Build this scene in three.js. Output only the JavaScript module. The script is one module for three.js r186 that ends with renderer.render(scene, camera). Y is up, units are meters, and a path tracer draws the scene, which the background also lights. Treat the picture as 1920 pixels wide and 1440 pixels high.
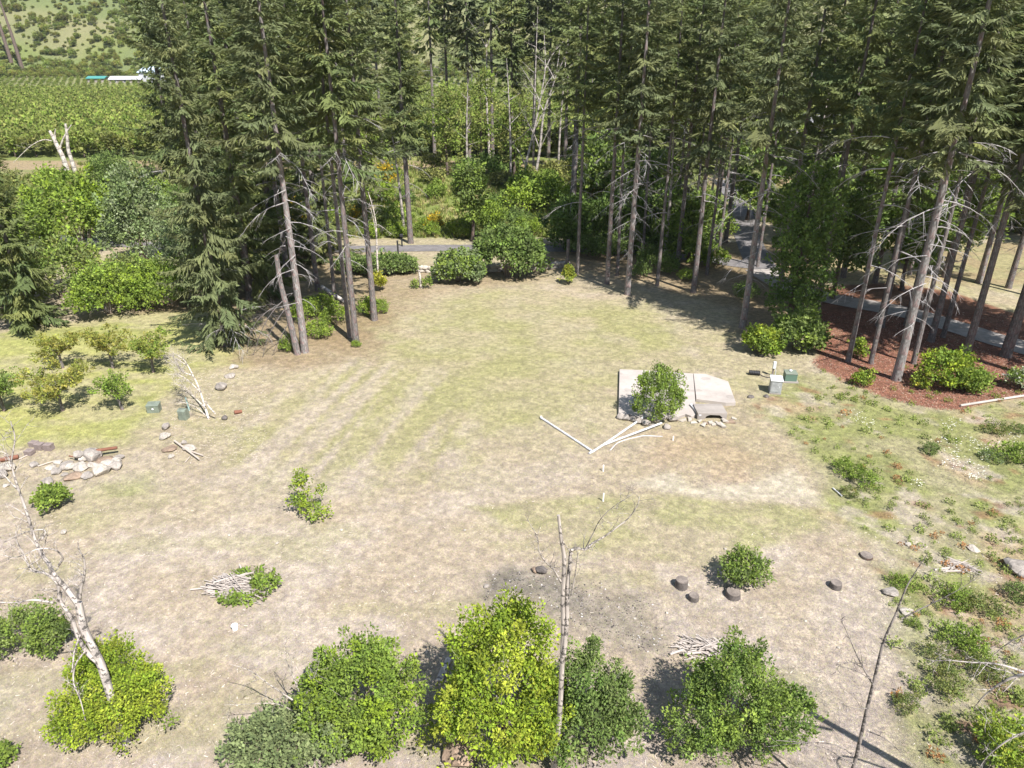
import * as THREE from 'three';
import { mergeGeometries } from 'three/addons/utils/BufferGeometryUtils.js';
import { RoundedBoxGeometry } from 'three/addons/geometries/RoundedBoxGeometry.js';

// ------------------------------------------------------------------ camera, sky, sun, exposure
const F = 1331, CAMH = 20, PITCH = THREE.MathUtils.degToRad(25);
const scene = new THREE.Scene();
const camera = new THREE.PerspectiveCamera(2 * Math.atan(720 / F) * 180 / Math.PI, 4 / 3, 0.5, 3000);
camera.position.set(0, CAMH, 0);
camera.rotation.x = -PITCH;
const renderer = new THREE.WebGLRenderer({ antialias: true });
renderer.toneMapping = THREE.LinearToneMapping;
renderer.toneMappingExposure = 2.25;
renderer.shadowMap.enabled = true;

const SUN = new THREE.Vector3(0.56 * 0.6, 0.8, 0.83 * 0.6).normalize();
{
  const W = 256, H = 128, d = new Float32Array(W * H * 4);
  for (let j = 0; j < H; j++) {
    const el = (j + 0.5) / H * Math.PI - Math.PI / 2;
    const s = Math.max(0, Math.sin(el)), k = Math.pow(1 - s, 3);
    for (let i = 0; i < W; i++) {
      const o = (j * W + i) * 4;
      d[o] = 0.27 + 0.40 * k; d[o + 1] = 0.38 + 0.38 * k; d[o + 2] = 0.58 + 0.28 * k; d[o + 3] = 1;
    }
  }
  const sky = new THREE.DataTexture(d, W, H, THREE.RGBAFormat, THREE.FloatType);
  sky.mapping = THREE.EquirectangularReflectionMapping; sky.magFilter = THREE.LinearFilter; sky.needsUpdate = true;
  scene.background = sky; scene.environment = sky;
  scene.backgroundIntensity = 0.52; scene.environmentIntensity = 0.52;
}
const sun = new THREE.DirectionalLight(new THREE.Color(1, 0.965, 0.93), 4.5);
sun.position.copy(SUN).multiplyScalar(200).add(new THREE.Vector3(0, 0, -60));
sun.target.position.set(0, 0, -60); scene.add(sun.target);
sun.castShadow = true;
Object.assign(sun.shadow.camera, { left: -120, right: 120, top: 120, bottom: -120, near: 1, far: 500 });
sun.shadow.mapSize.set(4096, 4096);
scene.add(sun);
scene.fog = new THREE.FogExp2(new THREE.Color(0.72, 0.78, 0.86), 0.00007);

// ------------------------------------------------------------------ helpers
function RNG(a) { return function () { a |= 0; a = a + 0x6D2B79F5 | 0; let t = Math.imul(a ^ a >>> 15, 1 | a); t = t + Math.imul(t ^ t >>> 7, 61 | t) ^ t; return ((t ^ t >>> 14) >>> 0) / 4294967296; }; }
const clamp = (x, a = 0, b = 1) => Math.min(b, Math.max(a, x));
const ss = (a, b, x) => { const t = clamp((x - a) / (b - a)); return t * t * (3 - 2 * t); };
const lerp = (a, b, t) => a + (b - a) * t;
function hash2(i, j) { let h = Math.imul(i, 374761393) + Math.imul(j, 668265263) | 0; h = Math.imul(h ^ h >>> 13, 1274126177); return ((h ^ h >>> 16) >>> 0) / 4294967296; }
function vn(x, y) { const i = Math.floor(x), j = Math.floor(y), fx = x - i, fy = y - j, u = fx * fx * (3 - 2 * fx), v = fy * fy * (3 - 2 * fy); return lerp(lerp(hash2(i, j), hash2(i + 1, j), u), lerp(hash2(i, j + 1), hash2(i + 1, j + 1), u), v); }
function fbm(x, y, o = 4) { let s = 0, a = 0.5, n = 0; for (let k = 0; k < o; k++) { s += a * vn(x, y); n += a; a *= 0.55; x = x * 2.03 + 17.1; y = y * 2.03 + 5.7; } return s / n; }
const V = (x, y, z) => new THREE.Vector3(x, y, z);
const lin = (r, g, b) => new THREE.Color().setRGB(r, g, b);

// terrain height in metres
function H(x, z) {
  const d = -z;
  let h = 0.25 * (fbm(x * 0.05 + 3, z * 0.05 + 9, 2) - 0.5) * ss(6, 20, d);
  h += 0.05 * (fbm(x * 0.5, z * 0.5, 2) - 0.5);
  const side = lerp(ss(30, 14, x), 1, ss(115, 170, d));
  h += 2.6 * ss(84, 114, d) * side;
  if (d > 330) h += 0.075 * (Math.min(d, 420) - 330);
  if (d > 420) h += 0.5 * (d - 420) * (0.8 + 0.35 * fbm(x * 0.004 + 7, z * 0.004, 3)) * Math.min(1, (d - 420) / 60 + 0.25) + 6 * (fbm(x * 0.02, z * 0.02, 3) - 0.5) * ss(420, 480, d);
  return h;
}
function ray(px, py) { const u = (px - 960) / F, v = (720 - py) / F, c = Math.cos(PITCH), s = Math.sin(PITCH); return V(u, -s + v * c, -(c + v * s)); }
// where the line of sight through a pixel of the photograph meets the ground
function P(px, py, up = 0) {
  const r = ray(px, py); let t0 = 8, t = 8;
  while (t < 1500) { if (CAMH + r.y * t < H(r.x * t, r.z * t) + up) break; t0 = t; t += 0.3 + t * 0.01; }
  for (let k = 0; k < 24; k++) { const m = (t0 + t) / 2; if (CAMH + r.y * m < H(r.x * m, r.z * m) + up) t = m; else t0 = m; }
  const x = r.x * t, z = r.z * t; return V(x, H(x, z), z);
}
const atZ = (px, py, z) => { const r = ray(px, py), t = z / r.z; return V(r.x * t, CAMH + r.y * t, z); };
const G = (x, z) => V(x, H(x, z), z);
const mpp = (p) => { const s = Math.sin(PITCH), c = Math.cos(PITCH); return ((CAMH - p.y) * s - p.z * c) / F; };   // metres per photo pixel at a point

const taken = {};
function numbered(n) { const k = taken[n] = (taken[n] ?? -1) + 1; return k ? `${n}_${String(k).padStart(3, '0')}` : n; }
function tag(o, label, category, group) { o.userData = { label, category }; if (group) o.userData.group = group; return o; }
function thing(name, label, category, pos, turn = 0, group) {
  const o = new THREE.Group(); o.name = numbered(name); scene.add(o);
  if (pos) o.position.copy(pos); o.rotation.y = turn; return tag(o, label, category, group);
}
function part(parent, name, geo, mat) { const m = new THREE.Mesh(geo, mat); m.name = name; m.castShadow = m.receiveShadow = true; parent.add(m); return m; }
function solo(name, geo, mat, label, category, pos, group) { const m = new THREE.Mesh(geo, mat); m.name = numbered(name); m.castShadow = m.receiveShadow = true; if (pos) m.position.copy(pos); scene.add(m); return tag(m, label, category, group); }
function structure(name, geo, mat) { const m = new THREE.Mesh(geo, mat); m.name = name; m.receiveShadow = m.castShadow = true; m.userData = { kind: 'structure' }; scene.add(m); return m; }
function copyOf(proto, name, label, category, pos, turn, scale, group) {
  const o = proto.clone(); o.name = numbered(name); scene.add(o); o.position.copy(pos); o.rotation.y = turn;
  if (scale.isVector3) o.scale.copy(scale); else o.scale.setScalar(scale);
  return tag(o, label, category, group);
}

// triangle soup with colours
class Soup {
  constructor() { this.p = []; this.c = []; this.n = 0; this.i = []; }
  quad(a, b, c, d, col) { const k = this.n; this.p.push(a.x, a.y, a.z, b.x, b.y, b.z, c.x, c.y, c.z, d.x, d.y, d.z); for (let q = 0; q < 4; q++) this.c.push(col[0], col[1], col[2]); this.i.push(k, k + 1, k + 2, k, k + 2, k + 3); this.n += 4; }
  tri(a, b, c, col) { const k = this.n; this.p.push(a.x, a.y, a.z, b.x, b.y, b.z, c.x, c.y, c.z); for (let q = 0; q < 3; q++) this.c.push(col[0], col[1], col[2]); this.i.push(k, k + 1, k + 2); this.n += 3; }
  geo() { const g = new THREE.BufferGeometry(); g.setAttribute('position', new THREE.BufferAttribute(new Float32Array(this.p), 3)); g.setAttribute('color', new THREE.BufferAttribute(new Float32Array(this.c), 3)); g.setIndex(new THREE.BufferAttribute(new Uint32Array(this.i), 1)); return g; }
}
// tapered tube through points
function tube(pts, rad, sides = 6, wob = 0, rng = null) {
  const pos = [], nor = [], uv = [], idx = []; let up = V(0.13, 0.2, 1), len = 0;
  for (let i = 0; i < pts.length; i++) {
    const t = (pts[Math.min(i + 1, pts.length - 1)]).clone().sub(pts[Math.max(i - 1, 0)]).normalize();
    const a = up.clone().sub(t.clone().multiplyScalar(up.dot(t))).normalize(), b = t.clone().cross(a); up = a;
    if (i) len += pts[i].distanceTo(pts[i - 1]);
    const w = wob && rng ? 1 + wob * (rng() - 0.5) : 1;
    for (let k = 0; k <= sides; k++) {
      const th = k / sides * Math.PI * 2, n = a.clone().multiplyScalar(Math.cos(th)).addScaledVector(b, Math.sin(th)), r = rad[i] * w;
      pos.push(pts[i].x + n.x * r, pts[i].y + n.y * r, pts[i].z + n.z * r); nor.push(n.x, n.y, n.z); uv.push(k / sides * Math.max(0.4, Math.PI * 2 * rad[0]), len);
    }
  }
  const S = sides + 1;
  for (let i = 0; i < pts.length - 1; i++) for (let k = 0; k < sides; k++) { const q = i * S + k; idx.push(q, q + 1, q + S, q + 1, q + S + 1, q + S); }
  for (const [e, f] of [[0, -1], [pts.length - 1, 1]]) {
    const o = pos.length / 3, t = (e ? pts[e].clone().sub(pts[e - 1]) : pts[0].clone().sub(pts[1])).normalize();
    pos.push(pts[e].x, pts[e].y, pts[e].z); nor.push(t.x, t.y, t.z); uv.push(0, len);
    for (let k = 0; k <= sides; k++) { const q = (e * S + k); pos.push(pos[q * 3], pos[q * 3 + 1], pos[q * 3 + 2]); nor.push(t.x, t.y, t.z); uv.push(0.1 * Math.cos(k), 0.1 * Math.sin(k)); }
    for (let k = 0; k < sides; k++) f > 0 ? idx.push(o, o + 1 + k, o + 2 + k) : idx.push(o, o + 2 + k, o + 1 + k);
  }
  const g = new THREE.BufferGeometry();
  g.setAttribute('position', new THREE.Float32BufferAttribute(pos, 3)); g.setAttribute('normal', new THREE.Float32BufferAttribute(nor, 3)); g.setAttribute('uv', new THREE.Float32BufferAttribute(uv, 2)); g.setIndex(idx); return g;
}
const rnd3 = (r) => { const z = r() * 2 - 1, a = r() * 6.2832, s = Math.sqrt(1 - z * z); return V(s * Math.cos(a), z, s * Math.sin(a)); };

// ------------------------------------------------------------------ textures and materials
function noiseTex(N, fn, srgb = true) {
  const d = new Uint8Array(N * N * 4);
  for (let j = 0; j < N; j++) for (let i = 0; i < N; i++) { const c = fn(i, j), o = (j * N + i) * 4; d[o] = clamp(c[0]) * 255; d[o + 1] = clamp(c[1]) * 255; d[o + 2] = clamp(c[2]) * 255; d[o + 3] = 255; }
  const t = new THREE.DataTexture(d, N, N); t.wrapS = t.wrapT = THREE.RepeatWrapping; t.magFilter = THREE.LinearFilter; if (srgb) t.colorSpace = THREE.SRGBColorSpace; t.needsUpdate = true; return t;
}
function tvn(x, y, per) { const i = Math.floor(x), j = Math.floor(y), fx = x - i, fy = y - j, u = fx * fx * (3 - 2 * fx), v = fy * fy * (3 - 2 * fy), m = (q) => ((q % per) + per) % per; return lerp(lerp(hash2(m(i), m(j)), hash2(m(i + 1), m(j)), u), lerp(hash2(m(i), m(j + 1)), hash2(m(i + 1), m(j + 1)), u), v); }
// turf: thousands of short blades drawn over a mottled base, tileable
function turfTex(N, strokes, seed) {
  const r = RNG(seed), a = new Float32Array(N * N * 3), hgt = new Float32Array(N * N);
  for (let j = 0; j < N; j++) for (let i = 0; i < N; i++) {
    const m = 0.5 * tvn(i / N * 24, j / N * 24, 24) + 0.3 * tvn(i / N * 70, j / N * 70, 70) + 0.2 * tvn(i / N * 200, j / N * 200, 200), v = 0.52 + 0.42 * m, o = (j * N + i) * 3;
    a[o] = v; a[o + 1] = v * 0.985; a[o + 2] = v * 0.93; hgt[j * N + i] = 0.25 + 0.35 * m;
  }
  for (let s = 0; s < strokes; s++) {
    let x = r() * N, y = r() * N; const th = r() * 6.283, L = 4 + r() * 16, k = r(), cv = 0.55 + 0.45 * r(), g = k < 0.3 ? [0.86, 1, 0.62] : k < 0.8 ? [1, 0.97, 0.84] : [0.74, 0.68, 0.6], al = 0.45 + 0.4 * r(), bend = (r() - 0.5) * 0.12;
    for (let t = 0, q = th; t < L; t++, q += bend) {
      x += Math.cos(q); y += Math.sin(q); const i = ((x | 0) % N + N) % N, j = ((y | 0) % N + N) % N, o = (j * N + i) * 3;
      for (let c = 0; c < 3; c++) a[o + c] = lerp(a[o + c], cv * g[c], al);
      hgt[j * N + i] = lerp(hgt[j * N + i], 0.6 + 0.4 * r(), al);
    }
  }
  const map = noiseTex(N, (i, j) => { const o = (j * N + i) * 3; return [a[o], a[o + 1], a[o + 2]]; });
  const bump = noiseTex(N, (i, j) => { const v = hgt[j * N + i]; return [v, v, v]; }, false);
  let m = 0; for (let k = 0; k < a.length; k++) m += Math.pow(a[k], 2.2); m /= a.length;
  return { map, bump, mean: m };
}
const turf = turfTex(1024, 42000, 5);
const barkTex = noiseTex(512, (i, j) => {
  const x = i / 512, y = j / 512, m = tvn(x * 28, y * 7, 28) * 0.5 + tvn(x * 60, y * 16, 60) * 0.3 + tvn(x * 8, y * 4, 8) * 0.35, v = 0.42 + 0.5 * m; const w = tvn(x * 9 + 3, y * 5, 9) > 0.62 ? 0.9 : 1;
  return [v, v * (0.97 * w + 0.03), v * w * 0.98];
});
const barkBump = noiseTex(512, (i, j) => { const x = i / 512, y = j / 512, v = tvn(x * 28, y * 7, 28) * 0.6 + tvn(x * 60, y * 16, 60) * 0.4; return [v, v, v]; }, false);
const deadTex = noiseTex(256, (i, j) => { const x = i / 256, y = j / 256, m = tvn(x * 16, y * 5, 16), b = tvn(x * 6, y * 9, 6) * 0.6 + tvn(x * 20, y * 26, 20) * 0.4, k = b > 0.62 ? 0.58 : 1, v = (0.72 + 0.28 * m) * k; return [v, v * 0.98, v * 0.95]; });
const stoneTex = noiseTex(512, (i, j) => { const x = i / 512, y = j / 512, m = tvn(x * 5, y * 5, 5) * 0.4 + tvn(x * 22, y * 22, 22) * 0.35 + tvn(x * 90, y * 90, 90) * 0.35, v = 0.5 + 0.45 * m; return [v, v * 0.98, v * 0.95]; });
const speckle = noiseTex(512, (i, j) => { const x = i / 512, y = j / 512, m = tvn(x * 7, y * 7, 7) * 0.35 + tvn(x * 40, y * 40, 40) * 0.2 + hash2(i, j) * 0.45; const v = 0.62 + 0.38 * m; return [v, v, v]; });
const slabTex = noiseTex(1024, (i, j) => { const x = i / 1024, y = j / 1024, m = tvn(x * 5, y * 5, 5) * 0.3 + tvn(x * 17, y * 17, 17) * 0.25 + tvn(x * 60, y * 60, 60) * 0.2 + hash2(i, j) * 0.25, st = tvn(x * 9 + 2, y * 9, 9) > 0.8 ? 0.93 : 1, v = (0.74 + 0.22 * m) * st; return [v, v * 0.985, v * 0.965]; }); slabTex.repeat.set(0.12, 0.12);
const mat = (c, o = {}) => new THREE.MeshStandardMaterial({ color: c, roughness: 0.9, ...o });
const leafMat = (tr = 0.3) => new THREE.MeshPhysicalMaterial({ color: 0xffffff, vertexColors: true, roughness: 0.95, transmission: tr, thickness: 0, side: THREE.DoubleSide, specularIntensity: 0.35 });
const M = {
  needle: new THREE.MeshPhysicalMaterial({ color: 0xffffff, vertexColors: true, roughness: 0.95, transmission: 0.3, thickness: 0, side: THREE.DoubleSide, specularIntensity: 0.3 }),
  leaf: leafMat(0.32),
  bark: mat(lin(0.37, 0.335, 0.325), { map: barkTex, bumpMap: barkBump, bumpScale: 0.03 }),
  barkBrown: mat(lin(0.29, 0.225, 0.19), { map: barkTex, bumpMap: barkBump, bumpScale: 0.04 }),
  barkGrey: mat(lin(0.50, 0.46, 0.45), { map: barkTex, bumpMap: barkBump, bumpScale: 0.02 }),
  twig: mat(lin(0.37, 0.345, 0.335)),
  thinBark: mat(lin(0.27, 0.245, 0.235), { map: deadTex }),
  dead: mat(lin(0.56, 0.52, 0.50), { map: deadTex }),
  deadWhite: mat(lin(0.74, 0.69, 0.65), { map: deadTex }),
  bleached: mat(lin(0.50, 0.46, 0.43), { map: deadTex }),
  stem: mat(lin(0.16, 0.12, 0.09)),
  rock: mat(lin(0.50, 0.46, 0.43), { map: stoneTex }),
  rockPale: mat(lin(0.72, 0.67, 0.61), { map: stoneTex }),
  rockDark: mat(lin(0.20, 0.18, 0.175), { map: stoneTex }),
  rockBrown: mat(lin(0.44, 0.33, 0.25), { map: stoneTex }),
  concrete: mat(lin(0.55, 0.505, 0.475), { map: slabTex }),
  concreteGrey: mat(lin(0.43, 0.395, 0.37), { map: slabTex }),
  paver: mat(lin(0.34, 0.27, 0.245), { map: speckle }),
  pvc: mat(lin(0.86, 0.85, 0.86), { roughness: 0.5, map: speckle }),
  white: mat(lin(0.8, 0.8, 0.8), { roughness: 0.6 }),
  greyPaint: mat(lin(0.52, 0.54, 0.53), { roughness: 0.5, map: speckle }),
  greyLid: mat(lin(0.60, 0.62, 0.61), { roughness: 0.5 }),
  greenPaint: mat(lin(0.10, 0.165, 0.125), { roughness: 0.5 }),
  greenPale: mat(lin(0.27, 0.31, 0.245), { roughness: 0.55, map: speckle }),
  rust: mat(lin(0.30, 0.125, 0.075), { map: speckle }),
  black: mat(lin(0.025, 0.025, 0.027), { roughness: 0.6 }),
  asphalt: mat(lin(0.25, 0.23, 0.225), { map: speckle }),
  drive: mat(lin(0.47, 0.425, 0.385), { map: speckle }),
  wood: mat(lin(0.42, 0.355, 0.30)),
  stumpTop: mat(lin(0.34, 0.295, 0.27), { map: stoneTex }),
  stick: mat(lin(0.40, 0.35, 0.31)),
  teal: mat(lin(0.06, 0.24, 0.21), { roughness: 0.5 }),
  shedWall: mat(lin(0.48, 0.48, 0.50)),
  blueRoof: mat(lin(0.50, 0.60, 0.68), { roughness: 0.5 }),
  greyRoof: mat(lin(0.34, 0.33, 0.34), { map: speckle }),
  window: mat(lin(0.05, 0.06, 0.07), { roughness: 0.15 }),
};

// ------------------------------------------------------------------ ground
const poly = (...a) => { const r = []; for (let i = 0; i < a.length; i += 2) { const p = P(a[i], a[i + 1]); r.push([p.x, p.z]); } return r; };
function polyMask(pl, x, z, soft) {   // soft-edged inside test in metres
  let ins = false, dm = 1e9;
  for (let i = 0, j = pl.length - 1; i < pl.length; j = i++) {
    const [xi, zi] = pl[i], [xj, zj] = pl[j];
    if ((zi > z) !== (zj > z) && x < (xj - xi) * (z - zi) / (zj - zi) + xi) ins = !ins;
    const dx = xj - xi, dz = zj - zi, t = clamp(((x - xi) * dx + (z - zi) * dz) / (dx * dx + dz * dz)), ex = x - xi - dx * t, ez = z - zi - dz * t; dm = Math.min(dm, ex * ex + ez * ez);
  }
  const d = Math.sqrt(dm) * (ins ? 1 : -1); return ss(-soft, soft, d);
}
const box = (pl) => { let a = 1e9, b = -1e9, c = 1e9, d = -1e9; for (const [x, z] of pl) { a = Math.min(a, x); b = Math.max(b, x); c = Math.min(c, z); d = Math.max(d, z); } return [a - 3, b + 3, c - 3, d + 3]; };
const Z = {
  lawn: poly(-260, 640, 0, 622, 150, 606, 250, 590, 350, 574, 385, 590, 445, 685, 345, 692, 300, 740, 250, 800, 215, 830, 100, 822, 0, 842, -260, 880),
  dirtBank: poly(236, 580, 290, 565, 345, 555, 400, 560, 372, 582, 280, 586),
  mulch: poly(1528, 600, 1532, 690, 1590, 716, 1660, 744, 1740, 763, 1800, 767, 1920, 745, 2150, 705, 2150, 600, 1920, 595, 1780, 545, 1650, 530, 1540, 540),
  duff: poly(1020, 500, 1090, 512, 1200, 530, 1380, 570, 1400, 625, 1540, 600, 1540, 440, 1200, 430, 1000, 450),
  backLawn: poly(1540, 520, 2100, 560, 2100, 430, 1900, 425, 1560, 400),
  gravel: poly(1180, 905, 1255, 886, 1300, 914, 1400, 905, 1450, 892, 1478, 872, 1505, 898, 1528, 936, 1400, 936, 1250, 922),
  redDry: poly(1170, 850, 1230, 815, 1350, 800, 1450, 835, 1490, 870, 1380, 890, 1240, 885),
  burn: poly(872, 1100, 960, 1066, 1060, 1078, 1130, 1108, 1215, 1118, 1240, 1180, 1195, 1218, 1110, 1180, 1000, 1135, 900, 1145),
  crescent: poly(870, 952, 1000, 940, 1180, 925, 1540, 950, 1545, 1000, 1440, 1022, 1330, 1062, 1200, 1052, 1020, 1005),
  topGreen: poly(720, 640, 800, 575, 920, 545, 1060, 555, 1250, 600, 1260, 650, 1170, 690, 1100, 760, 1000, 820, 830, 840, 700, 760),
  stripes: poly(440, 850, 560, 700, 640, 680, 800, 690, 860, 760, 860, 880, 700, 900, 480, 905),
  patchL: poly(150, 965, 170, 920, 260, 905, 370, 925, 380, 955, 280, 970),
  weeds: poly(1390, 770, 1470, 700, 1560, 705, 1720, 770, 1920, 760, 2150, 730, 2150, 1500, 1730, 1500, 1690, 1250, 1630, 1060, 1550, 960, 1530, 870, 1480, 800),
  pile: poly(1640, 1120, 1760, 1180, 1700, 1300, 1640, 1440, 1500, 1500, 1540, 1300, 1560, 1160),
  yard: poly(600, 640, 650, 600, 720, 500, 1010, 500, 1060, 530, 830, 545, 740, 590, 680, 680),
  duffL: poly(360, 600, 470, 480, 560, 470, 640, 480, 720, 500, 720, 600, 680, 665, 590, 690, 490, 690, 430, 690),
};
const ZB = Object.fromEntries(Object.entries(Z).map(([k, v]) => [k, box(v)]));
function zone(k, x, z, soft) { const b = ZB[k]; if (x < b[0] || x > b[1] || z < b[2] || z > b[3]) return 0; const wob = (fbm(x * 0.6 + 11, z * 0.6, 3) - 0.5) * 2.2 * soft; const n2 = (fbm(x * 0.6, z * 0.6 + 41, 3) - 0.5) * 2.2 * soft; return polyMask(Z[k], x + wob, z + n2, soft); }
const C = {
  straw: [0.605, 0.51, 0.425], tan: [0.61, 0.495, 0.43], pale: [0.69, 0.59, 0.575], green: [0.46, 0.45, 0.215], lush: [0.38, 0.43, 0.135], lawn: [0.52, 0.53, 0.18], lawnY: [0.60, 0.56, 0.27],
  brown: [0.40, 0.29, 0.20], mulch: [0.37, 0.165, 0.11], mulch2: [0.28, 0.115, 0.078], duff: [0.40, 0.29, 0.19], gravel: [0.68, 0.60, 0.56], red: [0.60, 0.45, 0.345], burn: [0.36, 0.315, 0.305], weeds: [0.38, 0.40, 0.165], bank: [0.27, 0.33, 0.09], dirt: [0.50, 0.37, 0.26], orchard: [0.27, 0.33, 0.09], hill: [0.23, 0.28, 0.12], hillTan: [0.37, 0.345, 0.21], ash: [0.66, 0.61, 0.56],
};
function mixc(a, b, t) { a[0] += (b[0] - a[0]) * t; a[1] += (b[1] - a[1]) * t; a[2] += (b[2] - a[2]) * t; }
function groundColor(x, z) {
  const d = -z, c = [...C.straw];
  const n1 = fbm(x * 0.09 + 2, z * 0.09, 4), n2 = fbm(x * 0.35 + 9, z * 0.35 + 4, 4), n3 = fbm(x * 1.7, z * 1.7, 3), n4 = fbm(x * 0.2 + 30, z * 0.5 + 8, 4);
  mixc(c, C.green, 0.4 * ss(0.4, 0.7, n1) * ss(0.3, 0.7, n2) + 0.16);
  mixc(c, C.tan, ss(0.42, 0.66, n4) * 0.6); mixc(c, C.pale, ss(0.55, 0.72, fbm(x * 0.45 + 61, z * 0.45 + 13, 4)) * 0.4);
  if (d > 400) {
    const g = fbm(x * 0.02, z * 0.03, 4); mixc(c, C.hill, 1); mixc(c, C.hillTan, ss(0.45, 0.62, g) * 0.85); mixc(c, C.bank, ss(0.55, 0.7, fbm(x * 0.05 + 8, z * 0.05, 3)) * 0.6); return c;
  }
  if (d > 82) {
    const side = lerp(ss(30, 14, x), 1, ss(115, 170, d)), k = ss(83, 86, d) * Math.max(side, ss(90, 105, d));
    mixc(c, C.bank, k); mixc(c, C.dirt, k * ss(0.52, 0.68, n2) * 0.7);
    if (d > 116) { mixc(c, C.dirt, ss(118, 122, d) * ss(134, 131, d) * 0.9); if (d > 132) mixc(c, C.orchard, 0.85); }
    if (d > 325) { const rows = Math.sin((x + z * 0.4) * 1.1); mixc(c, C.hillTan, 0.5 + 0.3 * rows); }
    return c;
  }
  // foreground: bleached straw and bare ground
  const fg = ss(36, 26, d + (n1 - 0.5) * 14);
  mixc(c, C.tan, fg * 0.75); mixc(c, C.pale, fg * (0.25 + 0.6 * ss(0.44, 0.64, n2))); mixc(c, C.brown, fg * ss(0.56, 0.74, n3) * 0.15); mixc(c, C.green, fg * ss(0.54, 0.72, n4) * 0.35);
  let k;
  if ((k = zone('topGreen', x, z, 3))) { mixc(c, C.green, k * (0.4 + 0.6 * ss(0.32, 0.68, n2)) * 0.75); }
  if ((k = zone('stripes', x, z, 2.5))) {
    const q = x * 0.951 + z * 0.308 + 0.9 * Math.sin(z * 0.09), al = z * 0.951 - x * 0.308, st = fbm(q * 1.6 + 7, al * 0.07, 3), s = Math.sin(q * 3.3 + 1.2 * (n1 - 0.5)); mixc(c, C.green, k * 0.55 * ss(0.42, 0.6, st)); mixc(c, C.pale, k * 0.5 * ss(0.5, 0.36, st)); mixc(c, C.green, k * 0.22 * ss(0, 0.9, s)); mixc(c, C.lush, k * 0.4 * ss(0.9, 1, Math.sin(q * 1.1 + 0.4)) * ss(0.4, 0.55, n1));
  }
  if ((k = zone('crescent', x, z, 0.35))) { mixc(c, C.green, k * 0.75 * (0.35 + 0.65 * ss(0.32, 0.6, n2))); mixc(c, C.straw, k * 0.5 * ss(0.5, 0.7, n3)); }
  if ((k = zone('patchL', x, z, 1.2))) mixc(c, C.lush, k * 0.6 * ss(0.3, 0.6, n2));
  if ((k = zone('yard', x, z, 2))) mixc(c, C.duff, k * (0.25 + 0.45 * n2));
  if ((k = zone('duffL', x, z, 1.5))) { mixc(c, C.duff, k * (0.45 + 0.4 * n2)); }
  if ((k = zone('lawn', x, z, 1.6))) {
    const band = Math.sin((z + 0.12 * x + Math.sin(x * 0.1)) * 3.4); mixc(c, C.lawn, k * 0.93); mixc(c, C.lawnY, k * (0.2 + 0.35 * ss(-0.3, 0.8, band)) * (0.5 + n2)); mixc(c, C.lush, k * 0.35 * ss(0.5, 0.65, n1));
    mixc(c, C.straw, k * ss(0.52, 0.7, n4) * 0.5);
  }
  if ((k = zone('dirtBank', x, z, 0.7))) mixc(c, C.brown, k * 0.9);
  if ((k = zone('redDry', x, z, 2))) mixc(c, C.red, k * (0.3 + 0.4 * ss(0.35, 0.6, n2)));
  if ((k = zone('gravel', x, z, 0.35))) { mixc(c, C.gravel, k * (0.85 + 0.15 * ss(0.6, 0.45, n3))); }
  if ((k = zone('weeds', x, z, 1.3))) {
    mixc(c, C.weeds, k * (0.45 + 0.5 * ss(0.35, 0.6, n2))); mixc(c, C.red, k * ss(0.56, 0.7, fbm(x * 0.28 + 77, z * 0.28, 3)) * 0.75); mixc(c, C.pale, k * ss(0.6, 0.72, fbm(x * 0.8 + 5, z * 0.8 + 55, 3)) * 0.7); mixc(c, C.mulch, k * ss(0.70, 0.78, fbm(x * 1.1 + 25, z * 1.1, 2)) * 0.6);
  }
  if ((k = zone('pile', x, z, 1.5))) mixc(c, C.pale, k * 0.6);
  if ((k = zone('burn', x, z, 0.9))) { mixc(c, C.burn, k * (0.78 + 0.22 * ss(0.36, 0.55, n2))); mixc(c, [0.22, 0.195, 0.19], k * ss(0.52, 0.62, n3) * ss(0.4, 0.6, n2) * 0.7); mixc(c, C.straw, k * ss(0.56, 0.66, n4) * 0.4); }
  if ((k = zone('duff', x, z, 1.6))) { mixc(c, C.duff, k * 0.75); mixc(c, C.brown, k * 0.5 * n2); }
  if ((k = zone('backLawn', x, z, 3))) { mixc(c, C.green, k * 0.7); mixc(c, C.dirt, k * ss(0.48, 0.62, n2) * 0.7); }
  if ((k = zone('mulch', x, z, 0.25))) { const e = [...C.mulch]; mixc(e, C.mulch2, ss(0.35, 0.65, n3)); mixc(e, C.brown, 0.25 * ss(0.55, 0.7, n2)); mixc(c, e, k * 0.97); }
  if (x > 20 && d > 66 && d < 83) mixc(c, C.duff, 0.25);
  return c;
}
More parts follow.
